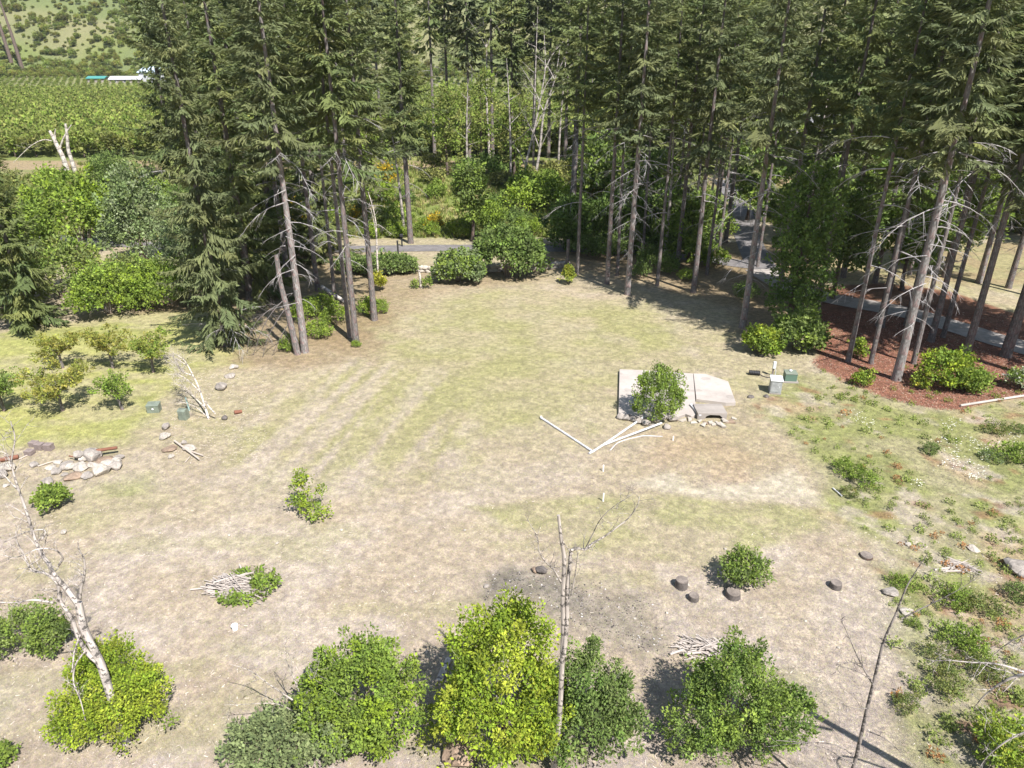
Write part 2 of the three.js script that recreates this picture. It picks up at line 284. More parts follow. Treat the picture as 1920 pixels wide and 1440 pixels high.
{
  const xs = [], zs = [];
  for (let x = -48; x <= 52; x += 0.35) xs.push(x);
  for (let k = 1, s = 0.4, x = 52; x < 900; k++) { x += s; s *= 1.11; xs.push(x); }
  for (let s = 0.4, x = -48; x > -900;) { x -= s; s *= 1.11; xs.unshift(x); }
  for (let z = -9; z > -90;) { zs.push(z); z -= Math.max(0.22, -z * 0.007); }
  for (let s = 0.6, z = -90; z > -1050;) { zs.push(z); z -= s; s *= 1.022; }
  for (let s = 0.4, z = -9; z < 200;) { z += s; s *= 1.3; zs.unshift(z); }
  const nx = xs.length, nz = zs.length, pos = new Float32Array(nx * nz * 3), uv = new Float32Array(nx * nz * 2), col = new Float32Array(nx * nz * 3), idx = new Uint32Array((nx - 1) * (nz - 1) * 6);
  let q = 0;
  for (let j = 0; j < nz; j++) for (let i = 0; i < nx; i++) {
    const o = j * nx + i, x = xs[i], z = zs[j], c = groundColor(x, z); pos[o * 3] = x; pos[o * 3 + 1] = H(x, z); pos[o * 3 + 2] = z; uv[o * 2] = x / 6; uv[o * 2 + 1] = z / 6; col[o * 3] = c[0]; col[o * 3 + 1] = c[1]; col[o * 3 + 2] = c[2];
    if (i < nx - 1 && j < nz - 1) { idx[q++] = o; idx[q++] = o + 1; idx[q++] = o + nx; idx[q++] = o + 1; idx[q++] = o + nx + 1; idx[q++] = o + nx; }
  }
  const g = new THREE.BufferGeometry(); g.setAttribute('position', new THREE.BufferAttribute(pos, 3)); g.setAttribute('uv', new THREE.BufferAttribute(uv, 2)); g.setAttribute('color', new THREE.BufferAttribute(col, 3)); g.setIndex(new THREE.BufferAttribute(idx, 1)); g.computeVertexNormals();
  structure('ground', g, new THREE.MeshStandardMaterial({ color: 0xffffff, vertexColors: true, map: turf.map, bumpMap: turf.bump, bumpScale: 0.02, roughness: 0.97 }));
}
console.log('ground');
// ribbons that follow the terrain: roads
function ribbon(pts, width, lift, step = 0.8) {
  const curve = new THREE.CatmullRomCurve3(pts.map(([x, z]) => V(x, 0, z)), false, 'centripetal'), n = Math.ceil(curve.getLength() / step), pos = [], uv = [], idx = [], W = 6;
  for (let i = 0; i <= n; i++) {
    const p = curve.getPointAt(i / n), t = curve.getTangentAt(i / n), wob = 0.12 * (vn(i * 0.7, 3) - 0.5);
    for (let k = 0; k <= W; k++) { const s = (k / W - 0.5) * (width + wob), x = p.x - t.z * s, z = p.z + t.x * s; let y = -9; for (const [a, b] of [[0, 0], [0.3, 0], [-0.3, 0], [0, 0.3], [0, -0.3]]) y = Math.max(y, H(x + a, z + b)); pos.push(x, y + lift, z); uv.push(x / 2.5, z / 2.5); }
    if (i) for (let k = 0; k < W; k++) { const a = (i - 1) * (W + 1) + k, b = a + W + 1; idx.push(a, b, a + 1, a + 1, b, b + 1); }
  }
  const g = new THREE.BufferGeometry(); g.setAttribute('position', new THREE.Float32BufferAttribute(pos, 3)); g.setAttribute('uv', new THREE.Float32BufferAttribute(uv, 2)); g.setIndex(idx); g.computeVertexNormals(); return g;
}
structure('road', ribbon([[-70, -88], [-40, -80.5], [-20, -79], [-5, -79.5], [8, -79], [18, -76], [26, -71.5]], 2.9, 0.03), M.asphalt);
structure('back_road', ribbon([[25.6, -69.6], [26.5, -76], [29, -88], [33, -104], [36, -125]], 3.0, 0.045), M.asphalt);
structure('driveway', ribbon([[25.2, -70.5], [26, -65], [28.5, -61], [33.3, -57], [37.6, -50], [44, -41], [56, -30]], 3.0, 0.06), M.drive);

// ------------------------------------------------------------------ foliage makers
const pick = (r, a) => a[Math.floor(r() * a.length) % a.length];
function tint(r, pal, j = 0.22) { const a = pick(r, pal), b = pick(r, pal), t = r(), k = 1 + (r() - 0.5) * 2 * j; return [lerp(a[0], b[0], t) * k, lerp(a[1], b[1], t) * k, lerp(a[2], b[2], t) * k]; }
const PAL = {
  fir: [[0.138, 0.17, 0.058], [0.156, 0.186, 0.062], [0.112, 0.15, 0.054], [0.185, 0.20, 0.064]],
  firBlue: [[0.138, 0.163, 0.07], [0.158, 0.18, 0.08], [0.118, 0.148, 0.066], [0.178, 0.19, 0.076]],
  lime: [[0.275, 0.345, 0.028], [0.23, 0.315, 0.026], [0.33, 0.37, 0.04], [0.19, 0.28, 0.026]],
  green: [[0.19, 0.265, 0.042], [0.155, 0.235, 0.036], [0.23, 0.30, 0.052]],
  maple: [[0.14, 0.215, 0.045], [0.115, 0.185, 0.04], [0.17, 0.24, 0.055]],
  mid: [[0.16, 0.215, 0.06], [0.135, 0.19, 0.05], [0.20, 0.25, 0.075]],
  pale: [[0.22, 0.27, 0.125], [0.27, 0.31, 0.175], [0.17, 0.235, 0.09]],
  olive: [[0.20, 0.215, 0.055], [0.245, 0.245, 0.07], [0.17, 0.19, 0.05]],
  fruit: [[0.24, 0.27, 0.05], [0.29, 0.28, 0.055], [0.19, 0.235, 0.045], [0.31, 0.28, 0.06]],
  dull: [[0.20, 0.245, 0.10], [0.24, 0.28, 0.12], [0.165, 0.215, 0.085]],
  broom: [[0.58, 0.40, 0.015], [0.54, 0.35, 0.015], [0.14, 0.19, 0.04]],
  pink: [[0.62, 0.16, 0.20], [0.70, 0.24, 0.28], [0.14, 0.19, 0.05]],
  yellow: [[0.38, 0.38, 0.04], [0.32, 0.35, 0.035], [0.42, 0.39, 0.05]],
};
function leafQuad(S, p, dir, nrm, L, Wd, col) {   // rhombic leaf: base p, along dir
  const side = dir.clone().cross(nrm).normalize();
  const m = p.clone().addScaledVector(dir, L * 0.45).addScaledVector(nrm, L * 0.06), t = p.clone().addScaledVector(dir, L);
  S.quad(p, m.clone().addScaledVector(side, Wd), t, m.clone().addScaledVector(side, -Wd), col);
}
// broadleaf crown: leafy shoots that stand out of lumpy lobes
function foliage(seed, lobes, { clumps = 120, per = 26, rc = 0.4, leaf = 0.16, pal = PAL.green, low = -0.35, jit = 0.36, shell = 0.5, shoot = 1.5, lump = 0.6 }) {
  const r = RNG(seed), S = new Soup(), tot = lobes.reduce((s, l) => s + l.r[0] * l.r[1] + l.r[1] * l.r[2] + l.r[0] * l.r[2], 0);
  for (const l of lobes) {
    const n = Math.round(clumps * (l.r[0] * l.r[1] + l.r[1] * l.r[2] + l.r[0] * l.r[2]) / tot), off = r() * 50;
    for (let k = 0; k < n; k++) {
      let d = rnd3(r); if (d.y < low) d.y = -d.y * r();
      const w1 = vn(d.x * 1.7 + off, d.z * 1.7 + d.y * 1.5 + off), w2 = vn(d.x * 4.1 + off, d.z * 4.1 - d.y * 3.7 + off);
      const bump = 1 - lump * 0.5 + lump * (0.62 * w1 + 0.38 * w2), f = (shell + (1.0 - shell) * Math.sqrt(r())) * bump * (r() < 0.16 ? 1.06 + 0.2 * r() : 1);
      const c = V(l.c[0] + d.x * l.r[0] * f, l.c[1] + d.y * l.r[1] * f, l.c[2] + d.z * l.r[2] * f); if (c.y < 0.08) c.y = 0.08 + r() * 0.25;
      let inside = false; for (const o of lobes) if (o !== l) { const ex = (c.x - o.c[0]) / o.r[0], ey = (c.y - o.c[1]) / o.r[1], ez = (c.z - o.c[2]) / o.r[2]; if (ex * ex + ey * ey + ez * ez < 0.4) inside = true; }
      if (inside) continue;
      const base = tint(r, pal, 0.24), out = d.clone().multiplyScalar(0.75).add(V(0, 0.5, 0)).normalize(), rr = rc * (0.55 + 0.8 * r());
      const ax = out.clone().addScaledVector(rnd3(r), 0.45).normalize(), len = rr * shoot * (0.6 + 0.9 * r());
      for (let q = 0; q < per; q++) {
        const e = rnd3(r), t = r(), w = Math.cbrt(r()) * rr * (1 - 0.6 * t * t);
        const p = c.clone().addScaledVector(ax, (t - 0.35) * len).addScaledVector(e, w); if (p.y < 0.03) p.y = 0.03;
        const dir = e.clone().multiplyScalar(0.7).addScaledVector(ax, 0.4).addScaledVector(rnd3(r), 0.6).normalize();
        const nn = out.clone().multiplyScalar(0.9).addScaledVector(rnd3(r), 0.8).normalize(), nrm = nn.sub(dir.clone().multiplyScalar(nn.dot(dir))).normalize();
        const L = leaf * (0.6 + 0.8 * r()), k2 = 1 + (r() - 0.5) * 2 * jit;
        leafQuad(S, p, dir, nrm, L, L * (0.25 + 0.12 * r()), [base[0] * k2, base[1] * k2, base[2] * k2]);
      }
    }
  }
  return S.geo();
}
function stemsGeo(seed, n, h, spread, r0) {
  const r = RNG(seed), gs = [];
  for (let k = 0; k < n; k++) { const a = k / n * 6.283 + r(), b = V(Math.cos(a) * 0.08 * spread, -0.12, Math.sin(a) * 0.08 * spread), e = V(Math.cos(a) * spread * (0.4 + 0.6 * r()), h * (0.6 + 0.4 * r()), Math.sin(a) * spread * (0.4 + 0.6 * r())), m = b.clone().lerp(e, 0.5).add(V(-Math.cos(a) * spread * 0.12, h * 0.06, -Math.sin(a) * spread * 0.12)); gs.push(tube([b, m, e], [r0, r0 * 0.6, r0 * 0.15], 5)); }
  return mergeGeometries(gs);
}
// conifer crown: limbs in loose whorls, each a drooping spray of fine needle twigs
function firCrown(seed, { H, base, R, n = 170, pal = PAL.fir, twig = 0.5, droop = 1, dens = 1, one = 0 }) {
  const r = RNG(seed), S = new Soup(), gold = 2.39996, wide = 0.095 + 0.055 * (twig > 0.8 ? 1 : 0);
  for (let k = 0; k < n; k++) {
    const t = one ? Math.pow((k + r()) / n, 0.86) : Math.pow((k + r()) / n, 0.74), y0 = base + (H - base) * t, a = k * gold + (r() - 0.5) * 1.1;
    const prof = Math.pow(1 - t, 0.74) * (0.6 + 0.4 * ss(0, 0.2, t + (one ? 1 : 0))) + 0.03, big = r() < 0.16 ? 1.25 : 1;
    const L = R * prof * (0.5 + 0.68 * r()) * big, dip = droop * (0.42 * (1 - t) - 0.25 * t) + (r() - 0.5) * 0.2, ca = Math.cos(a), sa = Math.sin(a), ref = tint(r, pal, 0.16), curl = 0.1 + 0.22 * r();
    const limb = (s) => V(ca * L * s - sa * 0.12 * L * Math.sin(s * 3 + k), y0 - dip * L * s + curl * L * s * s - 0.12 * L * Math.sin(s * 2.6), sa * L * s + ca * 0.12 * L * Math.sin(s * 3 + k));
    const steps = Math.max(4, Math.round(L * 5.2 * dens)), side = V(-sa, 0, ca);
    for (let q = 1; q <= steps; q++) {
      const s = 0.10 + 0.90 * (q - 0.6 * r()) / steps, p = limb(s), f = limb(Math.min(1, s + 0.06)).sub(limb(s - 0.06)).normalize(), w = Math.min(1, 0.5 + (1 - s) * 0.8) * Math.min(1.6, 0.55 + L * 0.26);
      const twigAt = (p0, d, Lt, kk) => { const nn = V(ca * 0.8 + (r() - 0.5) * 1.7, 0.7 + 0.5 * r(), sa * 0.8 + (r() - 0.5) * 1.7), nrm = nn.sub(d.clone().multiplyScalar(nn.dot(d))).normalize(), k2 = kk * (1 + (r() - 0.5) * 0.5); leafQuad(S, p0, d, nrm, Lt, Lt * (wide + 0.05 * r()), [ref[0] * k2, ref[1] * k2, ref[2] * k2]); };
      for (const sg of [-1, 1]) {
        if (r() < 0.1) continue;
        const d = f.clone().multiplyScalar(0.5 + 0.5 * r()).addScaledVector(side, sg * (0.4 + 0.6 * r())).add(V(0, -0.12 - 0.55 * r(), 0)).normalize(), Lt = twig * w * (0.7 + 0.8 * r());
        twigAt(p, d, Lt, 1);
        if (Lt > 0.35 && r() < 0.8) twigAt(p.clone().addScaledVector(d, Lt * (0.3 + 0.3 * r())), d.clone().addScaledVector(f, 0.5 + 0.5 * r()).addScaledVector(rnd3(r), 0.5).normalize(), Lt * 0.65, 1.05);
        if (Lt > 0.45 && r() < 0.38 * dens) twigAt(p.clone().addScaledVector(d, Lt * (0.3 + 0.4 * r())), d.clone().add(V(0, -0.6, 0)).addScaledVector(rnd3(r), 0.5).normalize(), Lt * 0.6, 0.97);
      }
      for (let h = 0; h < 2; h++) if (r() < 0.6) twigAt(p, f.clone().multiplyScalar(0.6).add(V((r() - 0.5) * 0.7, -0.6 + 0.8 * r(), (r() - 0.5) * 0.7)).normalize(), twig * 0.8 * (0.6 + 0.6 * r()), 1);
    }
  }
  return S.geo();
}
// dead limb: a thin curved stick with side twigs, starting at the origin and growing along +x
function deadLimb(seed, L, r0, twigs = 8) {
  const r = RNG(seed), gs = [], sag = 0.15 + 0.3 * r(), curve = (s) => V(L * s, L * (0.10 * s - sag * s * s), L * 0.12 * Math.sin(s * 3 + seed));
  gs.push(tube([0, 0.25, 0.5, 0.75, 1].map(curve), [r0, r0 * 0.75, r0 * 0.5, r0 * 0.32, r0 * 0.1], 4));
  for (let k = 0; k < twigs; k++) { const s = 0.25 + 0.7 * r(), p = curve(s), d = V(0.5 + 0.4 * r(), -0.35 + 0.4 * (r() - 0.5), (r() < 0.5 ? -1 : 1) * (0.4 + 0.5 * r())).normalize(), l = L * (0.16 + 0.26 * r()) * (1.1 - s * 0.6); gs.push(tube([p, p.clone().addScaledVector(d, l * 0.5).add(V(0, -l * 0.05, 0)), p.clone().addScaledVector(d, l).add(V(0, -l * 0.22, 0))], [r0 * 0.35, r0 * 0.22, r0 * 0.08], 3)); }
  return mergeGeometries(gs);
}
const deadLimbs = [1, 2, 3, 4, 5, 6].map((k) => deadLimb(k * 7 + 1, 1.6 + 0.35 * k, 0.022 + 0.003 * k, 6 + k));
function trunkGeo(seed, Ht, r0, lean = 0.25, sides = 9) {
  const r = RNG(seed), pts = [], rad = [], n = 9, ax = (r() - 0.5) * lean, az = (r() - 0.5) * lean;
  for (let k = 0; k <= n; k++) { const t = k / n; pts.push(V(ax * Math.sin(t * 2.4) + (r() - 0.5) * 0.05, -0.4 + (Ht + 0.4) * t, az * Math.sin(t * 2.4) + (r() - 0.5) * 0.05)); rad.push(r0 * (1 - 0.93 * t) * (k === 0 ? 1.4 : 1) + 0.012); }
  pts.splice(1, 0, V(0, 0.35, 0)); rad.splice(1, 0, r0 * 1.1); return tube(pts, rad, sides, 0.06, r);
}
function makeFir({ seed, H: Ht, base, R, r0, n, pal, limbs = 0, limbFrom = 3, bark = M.bark, twig, dens, droop, one }) {
  const o = new THREE.Group(), r = RNG(seed + 99);
  part(o, 'trunk', trunkGeo(seed, Ht, r0), bark);
  part(o, 'crown', firCrown(seed + 5, { H: Ht, base, R, n, pal, twig, dens, droop, one }), M.needle);
  for (let k = 0; k < limbs; k++) { const m = part(o, 'dead_limb', pick(r, deadLimbs), M.twig), y = limbFrom + (base + 1 - limbFrom) * Math.pow((k + r()) / limbs, 0.75); m.position.set(0, y, 0); m.rotation.y = k * 2.4 + r(); m.rotation.z = -0.1 - 0.5 * r() + 0.3 * (y / base); m.scale.setScalar(0.55 + 0.75 * r() * (0.5 + 0.5 * y / base)); }
  return o;
}
const firs = [
  makeFir({ seed: 11, H: 32, base: 13.5, R: 4.1, r0: 0.23, n: 165, limbs: 16, limbFrom: 6 }),
  makeFir({ seed: 22, H: 33, base: 11.5, R: 4.5, r0: 0.26, n: 168, limbs: 12, limbFrom: 7, pal: PAL.firBlue }),
  makeFir({ seed: 33, H: 29, base: 14, R: 3.2, r0: 0.165, n: 140, limbs: 14, limbFrom: 5 }),
  makeFir({ seed: 44, H: 34, base: 10.5, R: 5.0, r0: 0.34, n: 175, limbs: 15, limbFrom: 5, pal: PAL.fir }),
  makeFir({ seed: 55, H: 31, base: 13, R: 4.2, r0: 0.26, n: 160, limbs: 30, limbFrom: 3, pal: PAL.firBlue, bark: M.barkGrey }),
  makeFir({ seed: 66, H: 27, base: 12, R: 2.9, r0: 0.14, n: 150, limbs: 7, limbFrom: 4 }),
];
const laneFirs = [0, 1, 2, 3].map((k) => makeFir({ seed: 170 + k, H: 33 + k, base: 14 + 2 * k, R: 3.4 + 0.4 * (k % 2), r0: 0.3, n: 90, twig: 0.85, dens: 0.6, pal: k % 2 ? PAL.firBlue : PAL.fir, limbs: 8, limbFrom: 8 }));
const farFirs = [
  makeFir({ seed: 77, H: 34, base: 9, R: 4.6, r0: 0.33, n: 120, twig: 0.95, dens: 0.58, pal: PAL.fir, limbs: 0 }),
  makeFir({ seed: 88, H: 32, base: 11, R: 4.2, r0: 0.3, n: 115, twig: 0.95, dens: 0.58, pal: PAL.fir, limbs: 0 }),
  makeFir({ seed: 90, H: 27, base: 1.5, R: 4.4, r0: 0.3, n: 135, twig: 0.95, dens: 0.58, pal: PAL.fir, limbs: 0, one: 1 }),
  makeFir({ seed: 89, H: 36, base: 15, R: 4.4, r0: 0.34, n: 115, twig: 0.95, dens: 0.58, pal: PAL.firBlue, limbs: 0 }),
];
console.log('firs');
let turnSeed = RNG(4242);
function fir(px, py, v, label, group, s = 1, set = firs, name = 'fir_tree', girth = 1) {
  const p = P(px, py); return copyOf(set[v], name, label, 'fir tree', p, turnSeed() * 6.28, V(s * girth, s, s * girth), group);
}
// left clump at the edge of the meadow
fir(572, 660, 4, 'tall fir with a straight pinkish bare trunk beside the leaning broken snag', undefined, 1.02);
fir(668, 645, 0, 'tall fir with bare trunk rising beside a tiny ground shrub at its foot', undefined, 1);
fir(656, 632, 2, 'slim fir with bare trunk standing close behind a twin at the meadow edge', undefined, 1.08);
fir(702, 600, 1, 'fir with stout bare trunk beside the white dead birch', undefined, 0.98);
fir(596, 545, 0, 'fir beside the pale fallen log behind the meadow edge clump', 'firs in the shade of the left clump', 0.98);
fir(628, 560, 2, 'slim fir between the pale fallen log and the close twin trunks', 'firs in the shade of the left clump', 1.0);
fir(540, 520, 1, 'fir standing back behind the leaning broken snag', 'firs in the shade of the left clump', 1.0);
{
  const skirt = makeFir({ seed: 101, H: 29, base: 0.8, R: 4.6, r0: 0.36, n: 290, limbs: 8, limbFrom: 1, pal: PAL.firBlue, droop: 1.35, one: 1, twig: 0.55 });
  const skirt2 = makeFir({ seed: 131, H: 26, base: 1.2, R: 4.2, r0: 0.33, n: 230, limbs: 4, limbFrom: 2, pal: PAL.fir, droop: 1.3, one: 1, twig: 0.58 });
  const skirt3 = makeFir({ seed: 141, H: 15.5, base: 0.5, R: 3.9, r0: 0.26, n: 210, limbs: 0, pal: PAL.fir, droop: 1.3, one: 1, twig: 0.56 });
  copyOf(skirt, 'fir_tree', 'large fir with drooping green boughs down to the lawn beside three boulders', 'fir tree', P(424, 648), 0.4, V(0.74, 1, 0.74));
  copyOf(skirt2, 'fir_tree', 'fir with mossy grey boughs low down, behind the large drooping fir', 'fir tree', P(470, 560), 2.2, 1.12);
  copyOf(skirt2, 'fir_tree', 'fir with boughs to the ground growing among shrubs behind the large drooping fir', 'fir tree', P(430, 500), 4.2, 1.1);
  copyOf(skirt2, 'fir_tree', 'fir with low shaggy boughs in the shade behind the pinkish bare trunk', 'fir tree', P(520, 500), 1.2, 1.15);
  copyOf(skirt2, 'fir_tree', 'fir with low shaggy boughs behind the close twin trunks', 'fir tree', P(600, 480), 3.4, 1.1);
  copyOf(skirt3, 'fir_tree', 'dense dark fir with boughs sweeping to the lawn beyond the fruit trees', 'fir tree', P(60, 612), 1, V(0.88, 1.15, 0.88));
  copyOf(skirt3, 'fir_tree', 'dark fir growing behind another one that sweeps to the lawn', 'fir tree', P(-40, 575), 3, 1.15);
  copyOf(skirt2, 'fir_tree', 'dark spreading fir standing in front of the orchard edge', 'fir tree', P(342, 372), 5, V(1.25, 1.5, 1.25));
}
// firs along the right side, bare trunks above the red mulch bed
for (const [x, y, v, s, l] of [
  [1590, 678, 2, 1.02, 'slim fir trunk rising from red mulch beside a small weedy shrub'],
  [1632, 682, 5, 1.12, 'very slim fir with stub branches rising from the red mulch'],
  [1680, 712, 4, 1.1, 'stout pale fir with many dead limbs rooted in sunlit red mulch'],
  [1712, 682, 2, 1.0, 'thin leaning fir behind the round mulch bed shrub'],
  [1530, 592, 0, 1.0, 'fir with bare grey trunk emerging behind the maple thicket'],
  [1392, 614, 4, 1.0, 'grey fir hung with wispy dead branches at the meadow edge'],
  [1458, 560, 0, 1.02, 'fir beside the ivy green thicket with pale bare trunk'],
  [1810, 668, 1, 1.0, 'fir with stout brown trunk behind the large mulch bed shrub'],
  [1885, 668, 3, 1.06, 'thickest fir trunk standing at the edge of the concrete driveway'],
]) fir(x, y, v, l, undefined, s, firs);
for (const [x, y, v, s, l] of [[1745, 640, 0, 1, 'fir in the mulch just this side of the driveway, behind the round shrub'], [1768, 632, 2, 1.05, 'slim fir close beside another at the near edge of the driveway'], [1700, 610, 0, 0.98, 'fir on the driveway edge behind the stout pale fir'], [1650, 612, 3, 0.92, 'broad trunked fir in the mulch beyond the very slim fir']]) fir(x, y, v, l, 'firs shading the mulch bed', s);
for (const [x, y, v, s, l] of [
  [1138, 532, 0, 1, 'fir with clean pale trunk, next past the slim fir by the sapling'],
  [1176, 552, 4, 1.03, 'pale fir standing farthest out on the grass at the meadow back'],
  [1082, 514, 2, 1.05, 'slim fir right behind the small yellow green sapling'],
  [1157, 517, 5, 1.15, 'very slim fir tucked between two pale trunked firs'],
  [1232, 536, 2, 1.02, 'slim dark fir in front of leafy undergrowth at the meadow back'],
  [1300, 548, 1, 0.95, 'stout dark fir at the shadowed edge of the grass'],
  [1325, 515, 5, 1.1, 'slim fir with deep crown between the stout dark fir and the back road'],
  [1345, 492, 2, 1, 'slender fir standing beside the asphalt back road'],
  [1270, 500, 0, 1, 'fir behind the leafy undergrowth next to the stout dark fir'],
]) fir(x, y, v, l, 'firs along the back of the meadow', s);
for (const [x, y, v, s] of [[1420, 500, 2, 1], [1500, 490, 0, 1.02], [1580, 520, 1, 1], [1640, 530, 0, 1], [1705, 515, 2, 1.05], [1770, 520, 0, 1], [1835, 530, 4, 1], [1890, 540, 1, 1], [1950, 560, 0, 1], [1360, 455, 1, 1], [1205, 480, 5, 1.1], [1265, 465, 5, 1.15], [1300, 455, 5, 1.1], [1335, 470, 5, 1.2], [1185, 455, 5, 1.15], [1545, 470, 5, 1.1], [1680, 490, 5, 1.15]]) fir(x, y, v, 'fir standing back in the shady wood beyond the driveway', 'firs of the wood beyond the driveway', s);
for (const [x, y, v, s] of [[1980, 720, 3, 1], [2060, 660, 1, 1], [2120, 740, 0, 1]]) fir(x, y, v, 'fir at the far end of the mulch bed beside the driveway', 'firs shading the end of the mulch bed', s);
for (const [x, z, v] of [[39, -45.5, 1], [42, -41.5, 3], [46, -47, 0], [49, -40, 1]]) copyOf(firs[v], 'fir_tree', 'fir at the far end of the mulch bed beside the driveway', 'fir tree', G(x, z), x, 1, 'firs shading the end of the mulch bed');
// firs behind the road and on the bank
fir(770, 456, 3, 'big dark trunked fir with drooping grey dead boughs behind the road', undefined, 1, firs, 'fir_tree', 0.95);
fir(1073, 408, 3, 'thick reddish barked fir standing on the green bank', undefined, 1.1, firs, 'fir_tree', 1.1);
for (const [x, y, v, s] of [[815, 298, 0, 1.2], [842, 292, 1, 1.2], [924, 300, 0, 1.25], [1028, 296, 1, 1.2], [650, 330, 3, 1.1], [720, 320, 1, 1.1], [560, 350, 3, 1.1]]) fir(x, y, v, 'distant fir with a long bare trunk in front of the orchard lane', 'firs along the orchard lane', s * 0.98, laneFirs, 'fir_tree', 0.9);
{
  const r = RNG(909);
  for (let k = 0; k < 32; k++) {   // wood beyond: crowns that fill the skyline on the right
    const x = 14 + r() * 80, z = -86 - r() * 52; if (Math.abs(x - (26.5 + (-z - 76) * 0.2)) < 3.5) continue;
    copyOf(farFirs[k % 2 ? 2 : k % 4], 'fir_tree', 'fir deep in the dense wood behind the driveway', 'fir tree', G(x, z), r() * 6.28, 0.86 + 0.25 * r(), 'firs deep in the dense wood');
  }
  for (const [x, y] of [[395, 395], [470, 400], [515, 380], [600, 400], [1170, 320], [1250, 330], [1120, 330], [690, 300], [760, 296], [880, 296], [960, 298], [1000, 290], [1060, 300]]) copyOf(farFirs[Math.floor(r() * 4)], 'fir_tree', 'fir with deep shaggy crown on the wooded bank', 'fir tree', P(x, y), r() * 6, 1 + 0.1 * r(), 'shaggy firs on the bank');
  for (let k = 0; k < 12; k++) copyOf(farFirs[k % 3], 'fir_tree', 'far fir standing beyond the orchard at the foot of the hill', 'fir tree', G(-40 + k * 18 + r() * 9, -345 - r() * 50), r() * 6, 0.8 + 0.35 * r(), 'far firs at the foot of the hill');
}
console.log('placed firs');

// ------------------------------------------------------------------ shrubs and broadleaf trees
function makeShrub(seed, lobes, opt, stems = [5, 1.2, 0.8, 0.03]) { const o = new THREE.Group(); part(o, 'foliage', foliage(seed, lobes, opt), M.leaf); if (stems) part(o, 'stems', stemsGeo(seed + 1, ...stems), M.stem); if (stems && stems[1] > 2) part(o, 'bare_twigs', stemsGeo(seed + 2, 12, stems[1] * 1.3, stems[2] * 1.25, 0.02), M.stick).userData = { kind: 'stuff' }; return o; }
function place(o, name, label, pos, group, cat = 'shrub') { o.name = numbered(name); o.position.copy(pos); scene.add(o); return tag(o, label, cat, group); }
// the big shrubs nearest to the camera
place(makeShrub(201, [{ c: [0, 1.4, 0], r: [1.6, 1.6, 1.5] }, { c: [-1.1, 0.8, 0.7], r: [0.9, 0.95, 0.9] }, { c: [0.7, 1.1, 0.7], r: [1.2, 1.2, 1.1] }, { c: [-0.6, 2.2, -0.4], r: [1, 1, 0.9] }], { clumps: 300, per: 86, rc: 0.33, lump: 0.95, shell: 0.64, leaf: 0.1, pal: PAL.lime }, [7, 2.2, 1.3, 0.05]), 'leafy_shrub', 'bright lime green shrub growing round the foot of the leaning dead tree', P(232, 1352)).scale.set(0.8, 0.92, 0.85);
place(makeShrub(202, [{ c: [0.1, 1.6, 0], r: [1.6, 1.65, 1.5] }, { c: [1.05, 1.1, 0.5], r: [1.05, 1.15, 1.1] }, { c: [-0.9, 1.2, 0.3], r: [1.1, 1.15, 1.1] }, { c: [0, 1.0, 0.9], r: [1.5, 1.1, 0.9] }, { c: [0.3, 2.6, -0.3], r: [0.8, 0.8, 0.7] }], { clumps: 310, per: 84, rc: 0.34, lump: 0.95, shell: 0.64, leaf: 0.108, pal: PAL.green.concat([PAL.lime[1]]) }, [7, 2.6, 1.4, 0.05]), 'leafy_shrub', 'fresh green shrub beside a bare grey sapling and broken branches', P(680, 1362)).scale.set(0.95, 0.97, 0.95);
place(makeShrub(203, [{ c: [0.1, 2.6, 0], r: [1.5, 2.3, 1.5] }, { c: [-0.8, 1.9, 0.4], r: [1.15, 1.5, 1.1] }, { c: [0.5, 3.9, -0.2], r: [0.8, 1.1, 0.8] }, { c: [0.9, 1.5, 0.4], r: [1.2, 1.6, 1.1] }, { c: [0.1, 1.3, 0.9], r: [1.6, 1.4, 0.9] }], { clumps: 390, per: 86, rc: 0.33, lump: 0.95, shell: 0.64, leaf: 0.104, pal: PAL.lime }, [8, 3.8, 1.3, 0.06]), 'leafy_shrub', 'tallest lime green shrub, behind the forked grey dead trunk', P(938, 1385));
place(makeShrub(204, [{ c: [0, 1.9, 0], r: [1.3, 1.75, 1.35] }, { c: [0.6, 1.2, 0.4], r: [1.1, 1.3, 1.1] }, { c: [-0.5, 1.2, 0.8], r: [1.1, 1.2, 0.9] }], { clumps: 230, per: 80, rc: 0.36, lump: 0.9, shell: 0.64, leaf: 0.115, pal: PAL.maple.concat(PAL.mid) }, [6, 3, 1, 0.05]), 'leafy_shrub', 'darker green broad leaved shrub behind a short broken post', P(1104, 1385)).scale.set(0.82, 0.92, 0.9);
place(makeShrub(205, [{ c: [-0.1, 1.7, 0], r: [1.35, 1.7, 1.4] }, { c: [1.3, 1.1, 0.4], r: [1.25, 1.1, 1.1] }, { c: [-1.0, 1.0, 0.6], r: [1.1, 1.05, 1.1] }, { c: [0.3, 2.9, -0.4], r: [0.65, 1.0, 0.6] }, { c: [2.0, 1.6, 0.2], r: [0.5, 0.6, 0.5] }, { c: [-0.7, 2.2, 0.2], r: [0.7, 0.8, 0.7] }], { clumps: 320, per: 84, rc: 0.33, lump: 1.0, shell: 0.64, leaf: 0.1, pal: PAL.maple.concat(PAL.green) }, [7, 3, 1.4, 0.05]), 'leafy_shrub', 'dark green shrub with shadow, in front of a pile of cut branches', P(1362, 1378)).scale.set(0.9, 0.95, 0.9);
